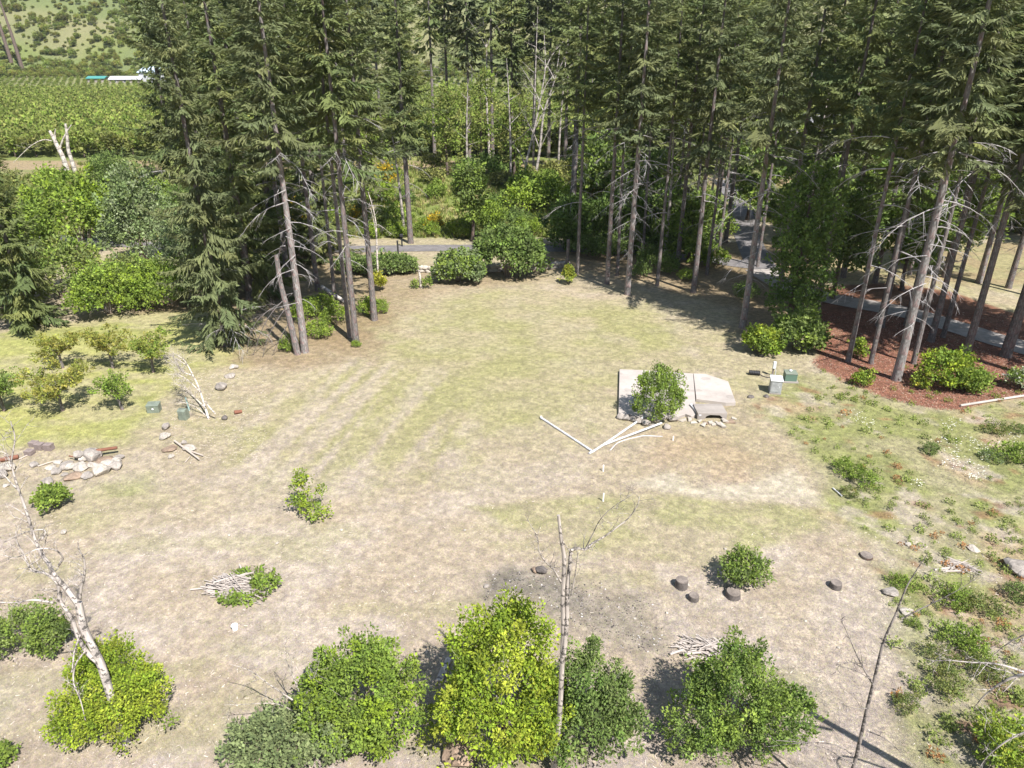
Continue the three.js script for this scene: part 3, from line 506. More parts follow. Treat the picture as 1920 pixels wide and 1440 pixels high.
place(makeShrub(206, [{ c: [0, 0.7, 0], r: [1.4, 0.85, 1.0] }, { c: [-1.0, 0.5, 0.1], r: [0.8, 0.6, 0.8] }, { c: [1.1, 0.8, -0.2], r: [0.9, 0.8, 0.8] }], { clumps: 200, per: 50, rc: 0.3, leaf: 0.12, lump: 0.9, pal: PAL.dull }, [5, 0.9, 1, 0.03]), 'leafy_shrub', 'dull grey green low shrub under the bare grey sapling', P(545, 1418));
place(makeShrub(207, [{ c: [0, 0.6, 0], r: [0.9, 0.7, 0.8] }], { clumps: 80, per: 36, rc: 0.28, leaf: 0.11, lump: 1, pal: PAL.lime.concat(PAL.green) }), 'leafy_shrub', 'yellow green shrub growing in the rank weeds below bare white branches', P(1885, 1428));
place(makeShrub(208, [{ c: [0, 0.8, 0], r: [1.3, 0.95, 1.1] }, { c: [1, 0.6, 0.1], r: [0.8, 0.75, 0.8] }], { clumps: 190, per: 42, rc: 0.27, leaf: 0.11, lump: 0.95, pal: PAL.mid.concat(PAL.green) }, [7, 1, 1.2, 0.03]), 'leafy_shrub', 'green shrub tangled with bleached dead twigs on the straw', P(58, 1212)).scale.setScalar(0.85);
place(makeShrub(209, [{ c: [0, 0.4, 0], r: [0.6, 0.5, 0.6] }], { clumps: 60, per: 20, rc: 0.2, leaf: 0.14, pal: PAL.green }), 'leafy_shrub', 'low green shrub at the frame of dry straw ground below the lime shrub', P(0, 1430)).scale.setScalar(0.7);
// meadow shrubs
place(makeShrub(211, [{ c: [0, 0.5, 0], r: [0.75, 0.6, 0.7] }], { clumps: 90, per: 22, rc: 0.2, leaf: 0.13, pal: PAL.green }, [5, 0.7, 0.5, 0.02]), 'meadow_shrub', 'small round green shrub below the boulder heap', P(103, 952));
place(makeShrub(212, [{ c: [-0.2, 1.35, -0.1], r: [0.4, 0.9, 0.4] }, { c: [-0.35, 0.7, 0.1], r: [0.55, 0.4, 0.45] }, { c: [0.75, 1.0, 0], r: [0.28, 0.3, 0.28] }, { c: [0.6, 0.3, 0.5], r: [0.65, 0.35, 0.5] }, { c: [0.2, 0.45, 0.3], r: [0.5, 0.4, 0.4] }], { clumps: 75, per: 22, rc: 0.2, leaf: 0.12, lump: 1, shoot: 2, pal: PAL.green.concat(PAL.lime) }, [5, 1.3, 0.7, 0.02]), 'meadow_shrub', 'upright sapling shrub standing alone in the open meadow', P(578, 958));
place(makeShrub(213, [{ c: [0, 0.65, 0], r: [0.95, 0.8, 0.8] }], { clumps: 150, per: 24, rc: 0.2, leaf: 0.11, pal: PAL.green.concat(PAL.mid) }, [5, 0.8, 0.6, 0.02]), 'meadow_shrub', 'soft round green shrub beside the sawn stumps', P(1392, 1095));
place(makeShrub(214, [{ c: [0, 1.5, 0], r: [1.45, 1.6, 1.35] }, { c: [0.4, 1.0, 0.4], r: [1.25, 1.0, 1.1] }, { c: [-0.35, 0.9, 0.4], r: [1.25, 1.0, 1.0] }], { clumps: 330, per: 40, rc: 0.26, leaf: 0.12, pal: PAL.green.concat([PAL.lime[3], PAL.mid[0]]) }, [7, 2, 1, 0.04]), 'meadow_shrub', 'large egg shaped green shrub growing over the concrete slab edge', P(1232, 783)).scale.set(0.9, 1.12, 0.9);
// fruit trees on the lawn
function fruitTree(seed, pos, label, h, w, n, lean = 0, pal = PAL.fruit) {
  h *= 1.25; w *= 1.1; const r = RNG(seed), o = new THREE.Group(), lobes = []; let trunkTop = V(lean * 0.4, h * 0.42, 0);
  part(o, 'trunk', tube([V(0, -0.2, 0), V(lean * 0.1, h * 0.2, 0), trunkTop], [0.12, 0.09, 0.07], 7), M.bark);
  for (let k = 0; k < n; k++) { const a = k / n * 6.283 + r() * 0.7, rr = w * (0.5 + 0.5 * r()), e = V(trunkTop.x + Math.cos(a) * rr, h * (0.5 + 0.45 * r()), Math.sin(a) * rr); part(o, 'limb', tube([trunkTop.clone(), trunkTop.clone().lerp(e, 0.55).add(V(0, -0.08, 0)), e], [0.06, 0.04, 0.012], 5), M.bark); lobes.push({ c: [e.x, e.y, e.z], r: [0.42 + 0.2 * r(), 0.34, 0.42 + 0.2 * r()] }); lobes.push({ c: [lerp(trunkTop.x, e.x, 0.55), lerp(trunkTop.y, e.y, 0.6), lerp(0, e.z, 0.55)], r: [0.38, 0.28, 0.38] }); }
  part(o, 'crown', foliage(seed + 3, lobes, { clumps: n * 24, per: 20, rc: 0.17, leaf: 0.13, pal, low: -1, shell: 0.3 }), M.leaf);
  return place(o, 'fruit_tree', label, pos, 'small fruit trees on the lawn', 'fruit tree');
}
fruitTree(301, P(118, 690), 'small fruit tree with flat topped sparse crown, behind another on the lawn', 2.0, 1.4, 7);
fruitTree(302, P(212, 690), 'small fruit tree with open crown round a pale upright trunk', 2.3, 1.2, 7);
fruitTree(303, P(288, 698), 'small fruit tree with the leafiest two headed crown, beside the toppled birch', 2.3, 1.2, 8, 0.2, PAL.green.concat(PAL.fruit));
fruitTree(304, P(118, 770), 'widest of the small fruit trees, with yellow green spreading crown', 2.2, 1.75, 10);
fruitTree(305, P(230, 768), 'thin young fruit tree leaning over, beside the green utility box', 1.9, 0.8, 5, -0.6, PAL.green);
fruitTree(306, P(8, 770), 'small fruit tree with dense dark green crown beside the dead tree', 2.1, 1.1, 8, 0, PAL.mid.concat(PAL.green));
// mulch bed shrubs
place(makeShrub(221, [{ c: [0, 1.1, 0], r: [1.55, 1.35, 1.4] }, { c: [0.5, 0.8, 0.5], r: [1.2, 0.9, 1.0] }], { clumps: 300, per: 24, rc: 0.26, leaf: 0.17, pal: PAL.green.concat(PAL.lime) }, [6, 1.4, 1, 0.03]), 'bed_shrub', 'large round glossy green shrub in the red mulch bed', P(1770, 724));
place(makeShrub(222, [{ c: [0, 0.6, 0], r: [1.0, 0.75, 0.9] }], { clumps: 140, per: 22, rc: 0.24, leaf: 0.17, pal: PAL.green }, [5, 0.8, 0.6, 0.02]), 'bed_shrub', 'lower green shrub nestled against the large round mulch bed shrub', P(1820, 733));
place(makeShrub(223, [{ c: [0, 0.35, 0], r: [0.42, 0.42, 0.4] }], { clumps: 40, per: 20, rc: 0.16, leaf: 0.13, pal: PAL.yellow.concat(PAL.green) }, null), 'bed_shrub', 'tiny yellow green shrub in front of the large mulch bed shrub', P(1722, 728));
place(makeShrub(224, [{ c: [0, 0.5, 0], r: [0.55, 0.6, 0.5] }, { c: [0, 1.0, 0], r: [0.25, 0.3, 0.25] }], { clumps: 60, per: 18, rc: 0.18, leaf: 0.15, pal: PAL.green.concat(PAL.lime) }, [4, 0.8, 0.3, 0.02]), 'bed_shrub', 'loose leafy young shrub between two fir trunks in the mulch', P(1607, 668));
place(makeShrub(225, [{ c: [0, 0.4, 0], r: [0.6, 0.5, 0.5] }], { clumps: 60, per: 18, rc: 0.18, leaf: 0.14, pal: PAL.lime.concat(PAL.green) }, [4, 0.5, 0.4, 0.02]), 'bed_shrub', 'pale green leafy shrub on the grassy edge of the mulch bed', P(1617, 722));
place(makeShrub(226, [{ c: [0, 0.6, 0], r: [0.9, 0.7, 0.8] }], { clumps: 110, per: 22, rc: 0.2, leaf: 0.15, pal: PAL.green.concat([[0.5, 0.5, 0.42]]) }, [4, 0.5, 0.5, 0.02]), 'bed_shrub', 'shrub flecked with white blossom at the end of the mulch bed', P(1910, 728));
place(makeShrub(227, [{ c: [0, 0.9, 0], r: [1.15, 1.0, 1.0] }, { c: [0.5, 0.7, 0.4], r: [0.9, 0.8, 0.8] }], { clumps: 210, per: 24, rc: 0.27, leaf: 0.22, pal: PAL.lime.concat(PAL.green) }, [6, 1.2, 0.8, 0.03]), 'maple_shrub', 'light green maple shrub at the corner of the mulch bed', P(1424, 660));
place(makeShrub(228, [{ c: [0, 1.4, 0], r: [1.7, 1.5, 1.5] }, { c: [0.8, 0.9, 0.3], r: [1.2, 1.0, 1.1] }], { clumps: 330, per: 24, rc: 0.3, leaf: 0.23, pal: PAL.green.concat(PAL.mid) }, [6, 1.6, 1, 0.04]), 'maple_shrub', 'green maple shrub in front of the ivy clad trunk', P(1490, 655));
function broadTree(seed, pos, label, h, w, pal, group, opts = {}) {
  const r = RNG(seed), o = new THREE.Group(), lobes = [];
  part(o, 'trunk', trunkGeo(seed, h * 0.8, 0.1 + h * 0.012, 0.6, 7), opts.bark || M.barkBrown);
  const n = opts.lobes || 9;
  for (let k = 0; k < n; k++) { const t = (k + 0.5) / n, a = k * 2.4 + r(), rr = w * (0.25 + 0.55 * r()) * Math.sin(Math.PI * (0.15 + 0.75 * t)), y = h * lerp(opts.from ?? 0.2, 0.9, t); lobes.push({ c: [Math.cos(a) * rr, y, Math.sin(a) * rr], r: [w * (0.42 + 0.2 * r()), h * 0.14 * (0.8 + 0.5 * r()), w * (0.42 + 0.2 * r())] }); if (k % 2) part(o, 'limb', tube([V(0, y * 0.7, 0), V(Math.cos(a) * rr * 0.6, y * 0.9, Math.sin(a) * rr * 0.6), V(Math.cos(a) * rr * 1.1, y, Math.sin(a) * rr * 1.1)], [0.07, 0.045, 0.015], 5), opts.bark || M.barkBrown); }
  part(o, 'crown', foliage(seed + 3, lobes, { clumps: opts.clumps || 420, per: opts.per || 18, rc: opts.rc || 0.5, leaf: opts.leaf || 0.34, pal, low: -0.7, shell: 0.6 }), M.leaf);
  return place(o, opts.name || 'broadleaf_tree', label, pos, group, 'tree');
}
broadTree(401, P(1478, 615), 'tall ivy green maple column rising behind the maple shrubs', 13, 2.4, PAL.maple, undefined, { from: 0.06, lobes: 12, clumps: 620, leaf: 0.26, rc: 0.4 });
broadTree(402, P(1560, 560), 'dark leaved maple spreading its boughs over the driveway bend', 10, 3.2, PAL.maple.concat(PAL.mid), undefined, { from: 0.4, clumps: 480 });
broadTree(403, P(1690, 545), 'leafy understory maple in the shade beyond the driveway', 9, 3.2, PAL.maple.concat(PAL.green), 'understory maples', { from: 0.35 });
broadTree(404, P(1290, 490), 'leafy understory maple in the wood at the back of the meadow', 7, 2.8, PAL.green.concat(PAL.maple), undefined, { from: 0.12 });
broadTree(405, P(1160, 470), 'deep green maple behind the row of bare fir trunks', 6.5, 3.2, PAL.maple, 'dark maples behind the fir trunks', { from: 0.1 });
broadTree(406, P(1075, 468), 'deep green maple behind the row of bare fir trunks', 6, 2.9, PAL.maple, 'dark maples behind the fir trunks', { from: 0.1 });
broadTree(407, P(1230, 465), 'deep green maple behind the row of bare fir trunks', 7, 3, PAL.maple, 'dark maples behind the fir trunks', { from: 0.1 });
broadTree(408, P(1780, 500), 'bright leaved maple sunlit beyond the shaded driveway', 9, 3.5, PAL.green, undefined, { from: 0.25 });
broadTree(409, P(1620, 430), 'young bright green maple in the wood clearing', 8, 3, PAL.green, undefined, { from: 0.15 });
for (const [x, y, h, l] of [[840, 330, 13, 'light leaved tree with loose crown on the bank, nearest the broom'], [905, 322, 15, 'light leaved tree with loose crown beside the fanned dead tree'], [965, 335, 12, 'light leaved tree with loose crown behind the maple bushes'], [700, 345, 12, 'light leaved tree with loose crown behind the big dark trunked fir'], [1120, 345, 12, 'light leaved tree with loose crown by the thick broken trunk']]) broadTree(460 + x, P(x, y), l, h, 2.7, PAL.green.concat(PAL.olive), 'light trees on the bank', { from: 0.25, clumps: 210, leaf: 0.36, rc: 0.6 });
broadTree(410, P(886, 452), 'slender sapling tree with pale trunk behind the road', 9, 1.7, PAL.green.concat(PAL.mid), undefined, { from: 0.35, lobes: 7, clumps: 200 });
{
  const r = RNG(515);
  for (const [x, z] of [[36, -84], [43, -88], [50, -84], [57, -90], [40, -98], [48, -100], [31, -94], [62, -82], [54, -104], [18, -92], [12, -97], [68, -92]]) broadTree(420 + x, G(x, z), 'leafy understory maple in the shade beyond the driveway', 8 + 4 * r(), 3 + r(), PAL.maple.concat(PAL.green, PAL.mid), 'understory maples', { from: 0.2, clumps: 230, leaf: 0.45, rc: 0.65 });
}
// bank and clearing shrubs
place(makeShrub(231, [{ c: [0, 1.5, 0], r: [2.0, 1.5, 1.7] }, { c: [0.8, 1.1, 0.5], r: [1.6, 1.1, 1.2] }, { c: [-1, 1, 0.3], r: [1.4, 1.0, 1.2] }], { clumps: 380, per: 22, rc: 0.34, leaf: 0.26, pal: PAL.green.concat(PAL.pale) }, [5, 1.6, 1.3, 0.04]), 'maple_shrub', 'light green spreading maple shrub at the back of the meadow', P(860, 528));
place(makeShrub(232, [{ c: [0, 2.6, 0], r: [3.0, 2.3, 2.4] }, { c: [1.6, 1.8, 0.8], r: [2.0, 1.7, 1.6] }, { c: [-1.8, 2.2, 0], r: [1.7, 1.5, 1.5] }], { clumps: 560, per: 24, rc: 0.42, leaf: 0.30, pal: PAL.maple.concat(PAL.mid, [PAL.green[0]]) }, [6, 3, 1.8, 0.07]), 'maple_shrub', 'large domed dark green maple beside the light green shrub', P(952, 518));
place(makeShrub(233, [{ c: [0, 0.7, 0], r: [0.55, 0.75, 0.55] }, { c: [0, 1.4, 0], r: [0.3, 0.4, 0.3] }], { clumps: 80, per: 20, rc: 0.2, leaf: 0.17, pal: PAL.yellow.concat(PAL.green) }, [4, 1, 0.3, 0.02]), 'young_shrub', 'small yellow green sapling in front of the bare fir trunks', P(1065, 532));
place(makeShrub(234, [{ c: [0, 0.8, 0], r: [0.55, 0.8, 0.5] }], { clumps: 70, per: 20, rc: 0.2, leaf: 0.16, pal: PAL.yellow }, [4, 1, 0.3, 0.02]), 'young_shrub', 'small bright yellow shrub beside the stout fir trunk', P(712, 544));
{
  const hedge = makeShrub(235, [{ c: [0, 0.8, 0], r: [1.5, 0.9, 1.1] }], { clumps: 190, per: 20, rc: 0.26, leaf: 0.22, pal: PAL.dull.concat(PAL.mid, PAL.maple) }, [4, 0.8, 0.9, 0.03]);
  const hs = [[660, 512], [693, 514], [728, 514], [760, 511]];
  hs.forEach(([x, y], i) => { const p = P(x, y); if (!i) place(hedge, 'rhododendron', 'grey green rhododendron in the row below the road', p, 'rhododendrons below the road'); else copyOf(hedge, 'rhododendron', 'grey green rhododendron in the row below the road', 'shrub', p, i * 1.7, 0.9 + 0.08 * i % 0.2, 'rhododendrons below the road'); });
}
// shrub kinds for the thickets, copied and turned
const kinds = {
  green: makeShrub(241, [{ c: [0, 1.3, 0], r: [1.8, 1.4, 1.7] }, { c: [0.9, 0.9, 0.6], r: [1.2, 0.9, 1.1] }], { clumps: 120, per: 18, rc: 0.42, leaf: 0.26, pal: PAL.green.concat([PAL.lime[1]]) }, [5, 1.4, 1.1, 0.04]),
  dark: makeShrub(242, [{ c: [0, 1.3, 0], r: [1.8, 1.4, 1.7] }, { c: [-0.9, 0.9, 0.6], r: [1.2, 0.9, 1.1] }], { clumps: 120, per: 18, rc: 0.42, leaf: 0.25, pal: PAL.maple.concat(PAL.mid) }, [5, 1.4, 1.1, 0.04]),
  pale: makeShrub(243, [{ c: [0, 1.6, 0], r: [1.6, 1.8, 1.5] }, { c: [0.5, 2.8, 0.1], r: [0.8, 1.3, 0.8] }, { c: [-0.7, 2.4, 0.1], r: [0.8, 1.2, 0.8] }], { clumps: 210, per: 18, rc: 0.4, leaf: 0.26, pal: PAL.pale }, [5, 2.4, 0.9, 0.04]),
  olive: makeShrub(244, [{ c: [0, 1.0, 0], r: [1.6, 1.1, 1.5] }, { c: [0.9, 0.7, 0.6], r: [1.1, 0.8, 1.0] }], { clumps: 160, per: 18, rc: 0.38, leaf: 0.22, pal: PAL.olive.concat(PAL.mid) }, [5, 1, 1, 0.03]),
  broom: makeShrub(245, [{ c: [0, 0.9, 0], r: [0.8, 0.95, 0.8] }], { clumps: 70, per: 18, rc: 0.3, leaf: 0.2, pal: PAL.broom }, [5, 0.9, 0.5, 0.02]),
  pink: makeShrub(246, [{ c: [0, 1.6, 0], r: [2.6, 1.7, 1.6] }], { clumps: 120, per: 18, rc: 0.5, leaf: 0.4, pal: PAL.pink.concat([[0.62, 0.16, 0.20]]) }, [5, 1.4, 1.1, 0.04]),
};
const lowKinds = [PAL.green, PAL.maple, PAL.olive].map((pal, k) => makeShrub(281 + k, [{ c: [0, 1.3, 0], r: [1.8, 1.4, 1.7] }, { c: [0.9, 0.9, 0.6], r: [1.2, 0.9, 1.1] }], { clumps: 90, per: 14, rc: 0.5, leaf: 0.36, pal }, [5, 1.4, 1.1, 0.04]));
function shrub(kind, px, py, s, label, group, name = 'thicket_shrub') { return copyOf(kinds[kind], name, label, 'shrub', P(px, py), turnSeed() * 6.28, s, group); }
// thicket on the left beyond the lawn
const big = {
  green: makeShrub(251, [{ c: [0, 2.6, 0], r: [3.4, 2.6, 3] }, { c: [1.8, 1.7, 1], r: [2.2, 1.7, 2] }, { c: [-1.7, 2, 0.7], r: [2, 1.9, 2] }], { clumps: 400, per: 28, rc: 0.55, lump: 1.0, leaf: 0.27, pal: PAL.green.concat([PAL.lime[1]]) }, [6, 2.6, 2, 0.07]),
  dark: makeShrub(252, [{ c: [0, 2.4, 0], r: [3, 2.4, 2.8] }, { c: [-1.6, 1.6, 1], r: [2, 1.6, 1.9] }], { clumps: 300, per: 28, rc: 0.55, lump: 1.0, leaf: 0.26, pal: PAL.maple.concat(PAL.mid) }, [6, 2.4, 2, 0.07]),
  pale: makeShrub(253, [{ c: [0, 2.6, 0], r: [2.8, 2.6, 2.6] }, { c: [1.2, 5, 0.2], r: [1.2, 2.2, 1.2] }, { c: [-1.2, 4.6, 0.2], r: [1.2, 2.2, 1.2] }, { c: [0.1, 5.6, -0.6], r: [1, 2, 1] }], { clumps: 420, per: 26, rc: 0.45, lump: 1.0, leaf: 0.22, pal: PAL.pale.concat([PAL.mid[0]]) }, [6, 4.4, 1.6, 0.07]),
  olive: makeShrub(254, [{ c: [0, 1.9, 0], r: [3, 2, 2.8] }, { c: [1.7, 1.3, 1], r: [2, 1.4, 1.8] }, { c: [-1.6, 1.6, 0.6], r: [1.8, 1.5, 1.7] }], { clumps: 360, per: 26, rc: 0.5, lump: 1.0, leaf: 0.22, pal: PAL.olive.concat(PAL.mid, PAL.green) }, [6, 1.8, 2, 0.06]),
};
for (const [k, x, y, s, l] of [
  ['green', 160, 470, 1.25, 'big bright green maple thicket below the white twin snag'],
  ['pale', 275, 500, 1.1, 'silvery pale leaved poplar thicket with upright shoots'],
  ['green', 318, 570, 0.6, 'green shrub with boughs touching the bare dirt bank'],
  ['dark', 355, 425, 0.85, 'dark green shrub behind the silvery poplar thicket'],
  ['dark', 210, 350, 0.8, 'dark round shrub in front of the orchard dirt lane'],
  ['olive', 120, 556, 1.15, 'olive shrub with bleached dead stems beside the lawn'],
  ['green', 205, 588, 0.66, 'low spreading green shrub casting shade on the lawn'],
  ['pale', 350, 530, 0.8, 'pale poplar shrub leaning toward the large drooping fir'],
  ['olive', 258, 556, 0.85, 'olive green shrub in the middle of the lawn side thicket'],
]) copyOf(big[k], 'thicket_shrub', l, 'shrub', P(x, y), turnSeed() * 6.28, s * 1.18);
for (const [k, x, y, s] of [['olive', 60, 400, 1.5], ['green', 100, 360, 1.2], ['olive', 250, 400, 1.6], ['green', 300, 390, 1.3], ['pale', 200, 440, 1.3], ['green', 60, 480, 1.7], ['olive', 20, 370, 1.5], ['dark', 400, 470, 1.6], ['green', 400, 530, 1.4]]) shrub(k, x, y, s, 'shrub filling the thicket between the lawn and the orchard', 'shrubs of the left thicket');
for (const [x, y, s] of [[262, 385, 1.3], [565, 418, 1.2], [722, 350, 1.3], [816, 436, 0.9], [670, 418, 0.8], [1578, 330, 1.1]]) shrub('broom', x, y, s, 'broom bush covered in yellow blossom among green shrubs', 'yellow broom bushes', 'broom_bush').scale.multiplyScalar(1.25);
// bank behind the road
{
  const r = RNG(77);
  const list = []; for (let k = 0; k < 18; k++) list.push([-24 + k * 1.75 + r() * 1.5, -84.2 - r() * 5, pick(r, ['green', 'green', 'olive']), 0.45 + 0.4 * r()]);
  for (let k = 0; k < 54; k++) { const x = -26 + r() * 50, z = -85 - r() * 38; list.push([x, z, pick(r, ['green', 'green', 'olive', 'dark', 'olive']), 0.55 + 0.55 * r()]); }
  for (const [x, z, k, s] of list) { if (x > 19 && z < -80) continue; copyOf(z < -93 ? lowKinds[{ green: 0, dark: 1, olive: 2 }[k]] : kinds[k], 'bank_shrub', 'leafy shrub on the sunny bank behind the road', 'shrub', G(x, z), r() * 6.28, V(s, s * (0.8 + 0.4 * r()), s), 'shrubs on the bank'); }
  for (const [x, y, s] of [[985, 400, 1.6], [1040, 395, 1.5], [930, 425, 0.9], [710, 380, 1.2]]) shrub('green', x, y, s, 'rounded bright green maple bush on the bank behind the road', 'maple bushes on the bank', 'bank_shrub');
  // understory in the right hand wood
  for (let k = 0; k < 46; k++) { const x = 12 + r() * 62, z = -70 - r() * 55; if (Math.abs(x - (26.5 + (-z - 76) * 0.2)) < 3.6 || (z > -77 && x < 31)) continue; if (x > 34 && z > -80) continue; const s = 0.5 + 0.6 * r(); copyOf(lowKinds[Math.floor(r() * 3)], 'understory_shrub', 'leafy shrub in the undergrowth of the wood', 'shrub', G(x, z), r() * 6.28, s, 'undergrowth shrubs in the wood'); }
  for (const [x, y, k, s] of [[1250, 510, 'dark', 0.7], [1215, 500, 'dark', 0.7], [1340, 500, 'green', 0.7], [1400, 560, 'dark', 0.55], [1200, 520, 'dark', 0.5], [1285, 525, 'green', 0.4], [1100, 480, 'dark', 0.9], [1140, 485, 'dark', 0.9], [1350, 440, 'green', 0.9]]) shrub(k, x, y, s, 'shaded shrub between the bare fir trunks of the meadow edge', 'shrubs between the fir trunks', 'understory_shrub');
  for (const [x, y, s] of [[605, 590, 0.62], [598, 632, 0.5], [630, 606, 0.55], [690, 590, 0.55], [545, 655, 0.4], [668, 650, 0.18], [575, 600, 0.6], [715, 585, 0.4]]) shrub('green', x, y, s, 'fresh green shrub growing round the trunks of the fir clump', 'shrubs under the left fir clump', 'understory_shrub');
}
shrub('pink', 1680, 262, 1, 'pink blossoming shrub glimpsed through the wood', undefined, 'flowering_shrub');
// weedy shrubs on the right of the meadow
const small = Object.fromEntries([['green', PAL.green, 0.10], ['dark', PAL.mid, 0.10], ['olive', PAL.olive.concat(PAL.mid), 0.085], ['pale', PAL.pale.concat(PAL.green), 0.09]].map(([k, pal, leaf], i) => [k, makeShrub(261 + i, [{ c: [0, 0.42, 0], r: [0.75, 0.5, 0.7] }, { c: [0.55, 0.3, 0.3], r: [0.5, 0.36, 0.5] }, { c: [-0.5, 0.28, -0.2], r: [0.45, 0.34, 0.5] }], { clumps: 90, per: 24, rc: 0.17, leaf, pal, lump: 0.9 }, [5, 0.5, 0.5, 0.012])]));
for (const [x, y, s, l, k] of [
  [1745, 848, 0.36, 'small dark bush with a clear shadow among the weeds', 'dark'], [1868, 812, 0.5, 'yellowish bush near the edge of the mowed strip by the mulch', 'olive'], [1906, 812, 0.35, 'narrow dull bush beside the yellowish one', 'dark'], [1855, 862, 0.4, 'bush flecked with white flowers among the weeds', 'pale'], [1905, 865, 0.7, 'dense green bush beside the white flowered one', 'green'],
  [1582, 885, 0.5, 'upper of two joined green bushes beside the gravel patch', 'green'], [1618, 905, 0.55, 'lower of two joined green bushes beside the gravel patch', 'green'], [1592, 930, 0.35, 'small fern like bush beside the curved white hose', 'olive'],
  [1690, 1100, 0.36, 'small green bush behind a flat round stump', 'green'], [1792, 1130, 0.45, 'green bush by the scattered stones at the thin dead tree', 'green'], [1842, 1148, 0.5, 'sprawling olive bush on the weedy slope', 'olive'], [1800, 1205, 0.5, 'sprawling green bush on the weedy slope', 'green'], [1760, 1235, 0.42, 'low olive bush at the edge of bare straw', 'olive'], [1830, 1235, 0.4, 'low green bush below the sprawling one', 'green'], [1770, 1290, 0.5, 'dull green bush beneath the long bare white branch', 'olive'], [1850, 1270, 0.45, 'dull bush crossed by a forked white branch', 'olive'], [1715, 1175, 0.2, 'tiny green bush beside the thin dead tree', 'green'], [1700, 1330, 0.35, 'olive weed clump near the long tree shadow', 'olive'], [1905, 1120, 0.4, 'dark weed bush below the stone heap', 'dark'],
]) copyOf(small[k], 'weed_bush', l, 'shrub', P(x, y), turnSeed() * 6.28, s * 1.55);
console.log('shrubs');

// ------------------------------------------------------------------ dead trees
// branching along pixel paths: each path is a limb at its own distance; twigs are grown from it
function limbPath(path, z0, z1, r0, r1, sides = 7) { const n = path.length, pts = [], rad = []; path.forEach(([x, y], i) => { const t = i / (n - 1); pts.push(atZ(x, y, lerp(z0, z1, t) )); rad.push(lerp(r0, r1, Math.pow(t, 0.8))); }); const c = new THREE.CatmullRomCurve3(pts), m = n * 3, q = [], rr = []; for (let i = 0; i <= m; i++) { q.push(c.getPoint(i / m)); const f = i / m * (n - 1), k = Math.min(n - 2, Math.floor(f)); rr.push(lerp(rad[k], rad[k + 1], f - k)); } return { pts: q, rad: rr, sides }; }
function twigsOn(pts, rad, r, count, L, depth = 1) {
  const gs = [];
  for (let k = 0; k < count; k++) {
    const i = 1 + Math.floor((0.2 + 0.8 * r()) * (pts.length - 2)), p = pts[i], t = pts[Math.min(i + 1, pts.length - 1)].clone().sub(pts[i - 1]).normalize(), d = t.clone().multiplyScalar(0.6).addScaledVector(rnd3(r), 0.9).add(V(0, 0.15, 0)).normalize(), l = L * (0.4 + 0.8 * r()), r0 = Math.max(0.009, Math.min(rad[i] * 0.55, 0.022)), q = [p.clone()], rr = [r0]; let cur = p.clone(), dd = d.clone();
    for (let s = 0; s < 3; s++) { dd.addScaledVector(rnd3(r), 0.35).normalize(); cur = cur.clone().addScaledVector(dd, l / 3); q.push(cur); rr.push(r0 * (0.7 - s * 0.24)); }
    gs.push(tube(q, rr, 3)); if (depth > 0) gs.push(...twigsOn(q, rr, r, 2, L * 0.5, depth - 1));
  }
  return gs;
}
function deadTree(name, label, base, m, trunk, limbs, seed, group) {   // trunk and limbs: [path, z0, z1, r0, r1, twig count, twig length]
  const o = thing(name, label, 'dead tree', base, 0, group), r = RNG(seed), rel = (g) => g.translate(-base.x, -base.y, -base.z);
  const t = limbPath(...trunk.slice(0, 5), 9); part(o, 'trunk', rel(tube(t.pts, t.rad, 9, 0.14, r)), m);
  for (const l of limbs) { const q = limbPath(...l.slice(0, 5)), lm = part(o, 'limb', rel(tube(q.pts, q.rad, 6, 0.1, r)), m); if (l[5]) part(lm, 'twigs', rel(mergeGeometries(twigsOn(q.pts, q.rad, r, Math.round(l[5] * 1.7), l[6] || 0.6))), m).userData = { kind: 'stuff' }; }
  return o;
}
{
  const b = P(237, 1392), z = b.z;
  deadTree('dead_tree', 'leaning pale dead tree with crooked limbs rising from the lime green shrub', b, M.dead,
    [[[240, 1400], [208, 1305], [187, 1240], [158, 1180], [147, 1130]], z, z - 0.35, 0.14, 0.10], [
    [[[147, 1135], [125, 1105], [100, 1075], [92, 1058], [75, 1035], [62, 1000], [50, 960], [36, 920], [22, 870], [28, 820], [20, 790]], z - 0.35, z - 1.0, 0.08, 0.012, 14, 0.9],
    [[[187, 1245], [165, 1225], [147, 1195], [135, 1160], [112, 1125], [108, 1095], [85, 1075], [60, 1070], [45, 1040], [30, 1010], [36, 985]], z - 0.15, z - 0.4, 0.08, 0.012, 14, 0.8],
    [[[149, 1125], [152, 1105], [158, 1080], [158, 1050], [148, 1030], [146, 1015]], z - 0.3, z - 0.1, 0.05, 0.012, 5, 0.7],
    [[[110, 1060], [118, 1045], [100, 1030], [70, 1030], [30, 1045], [0, 1040]], z - 0.4, z + 0.4, 0.035, 0.01, 6, 0.7],
    [[[80, 1010], [85, 995], [60, 995], [30, 1005], [5, 1018]], z - 0.6, z - 0.9, 0.03, 0.01, 5, 0.6],
    [[[100, 1130], [60, 1125], [30, 1130], [-20, 1128]], z - 0.3, z - 0.2, 0.04, 0.012, 6, 0.7],
    [[[135, 1260], [140, 1220], [150, 1190]], z + 0.3, z - 0.1, 0.02, 0.03, 3, 0.5],
    [[[160, 1350], [150, 1310], [138, 1280], [142, 1245], [160, 1220]], z + 0.6, z, 0.012, 0.03, 5, 0.5],
    [[[36, 920], [20, 905], [5, 890], [-15, 892]], z - 0.8, z - 0.8, 0.03, 0.008, 4, 0.6],
    [[[22, 870], [10, 850], [-10, 845]], z - 0.9, z - 0.9, 0.02, 0.006, 3, 0.5],
  ], 501);
}
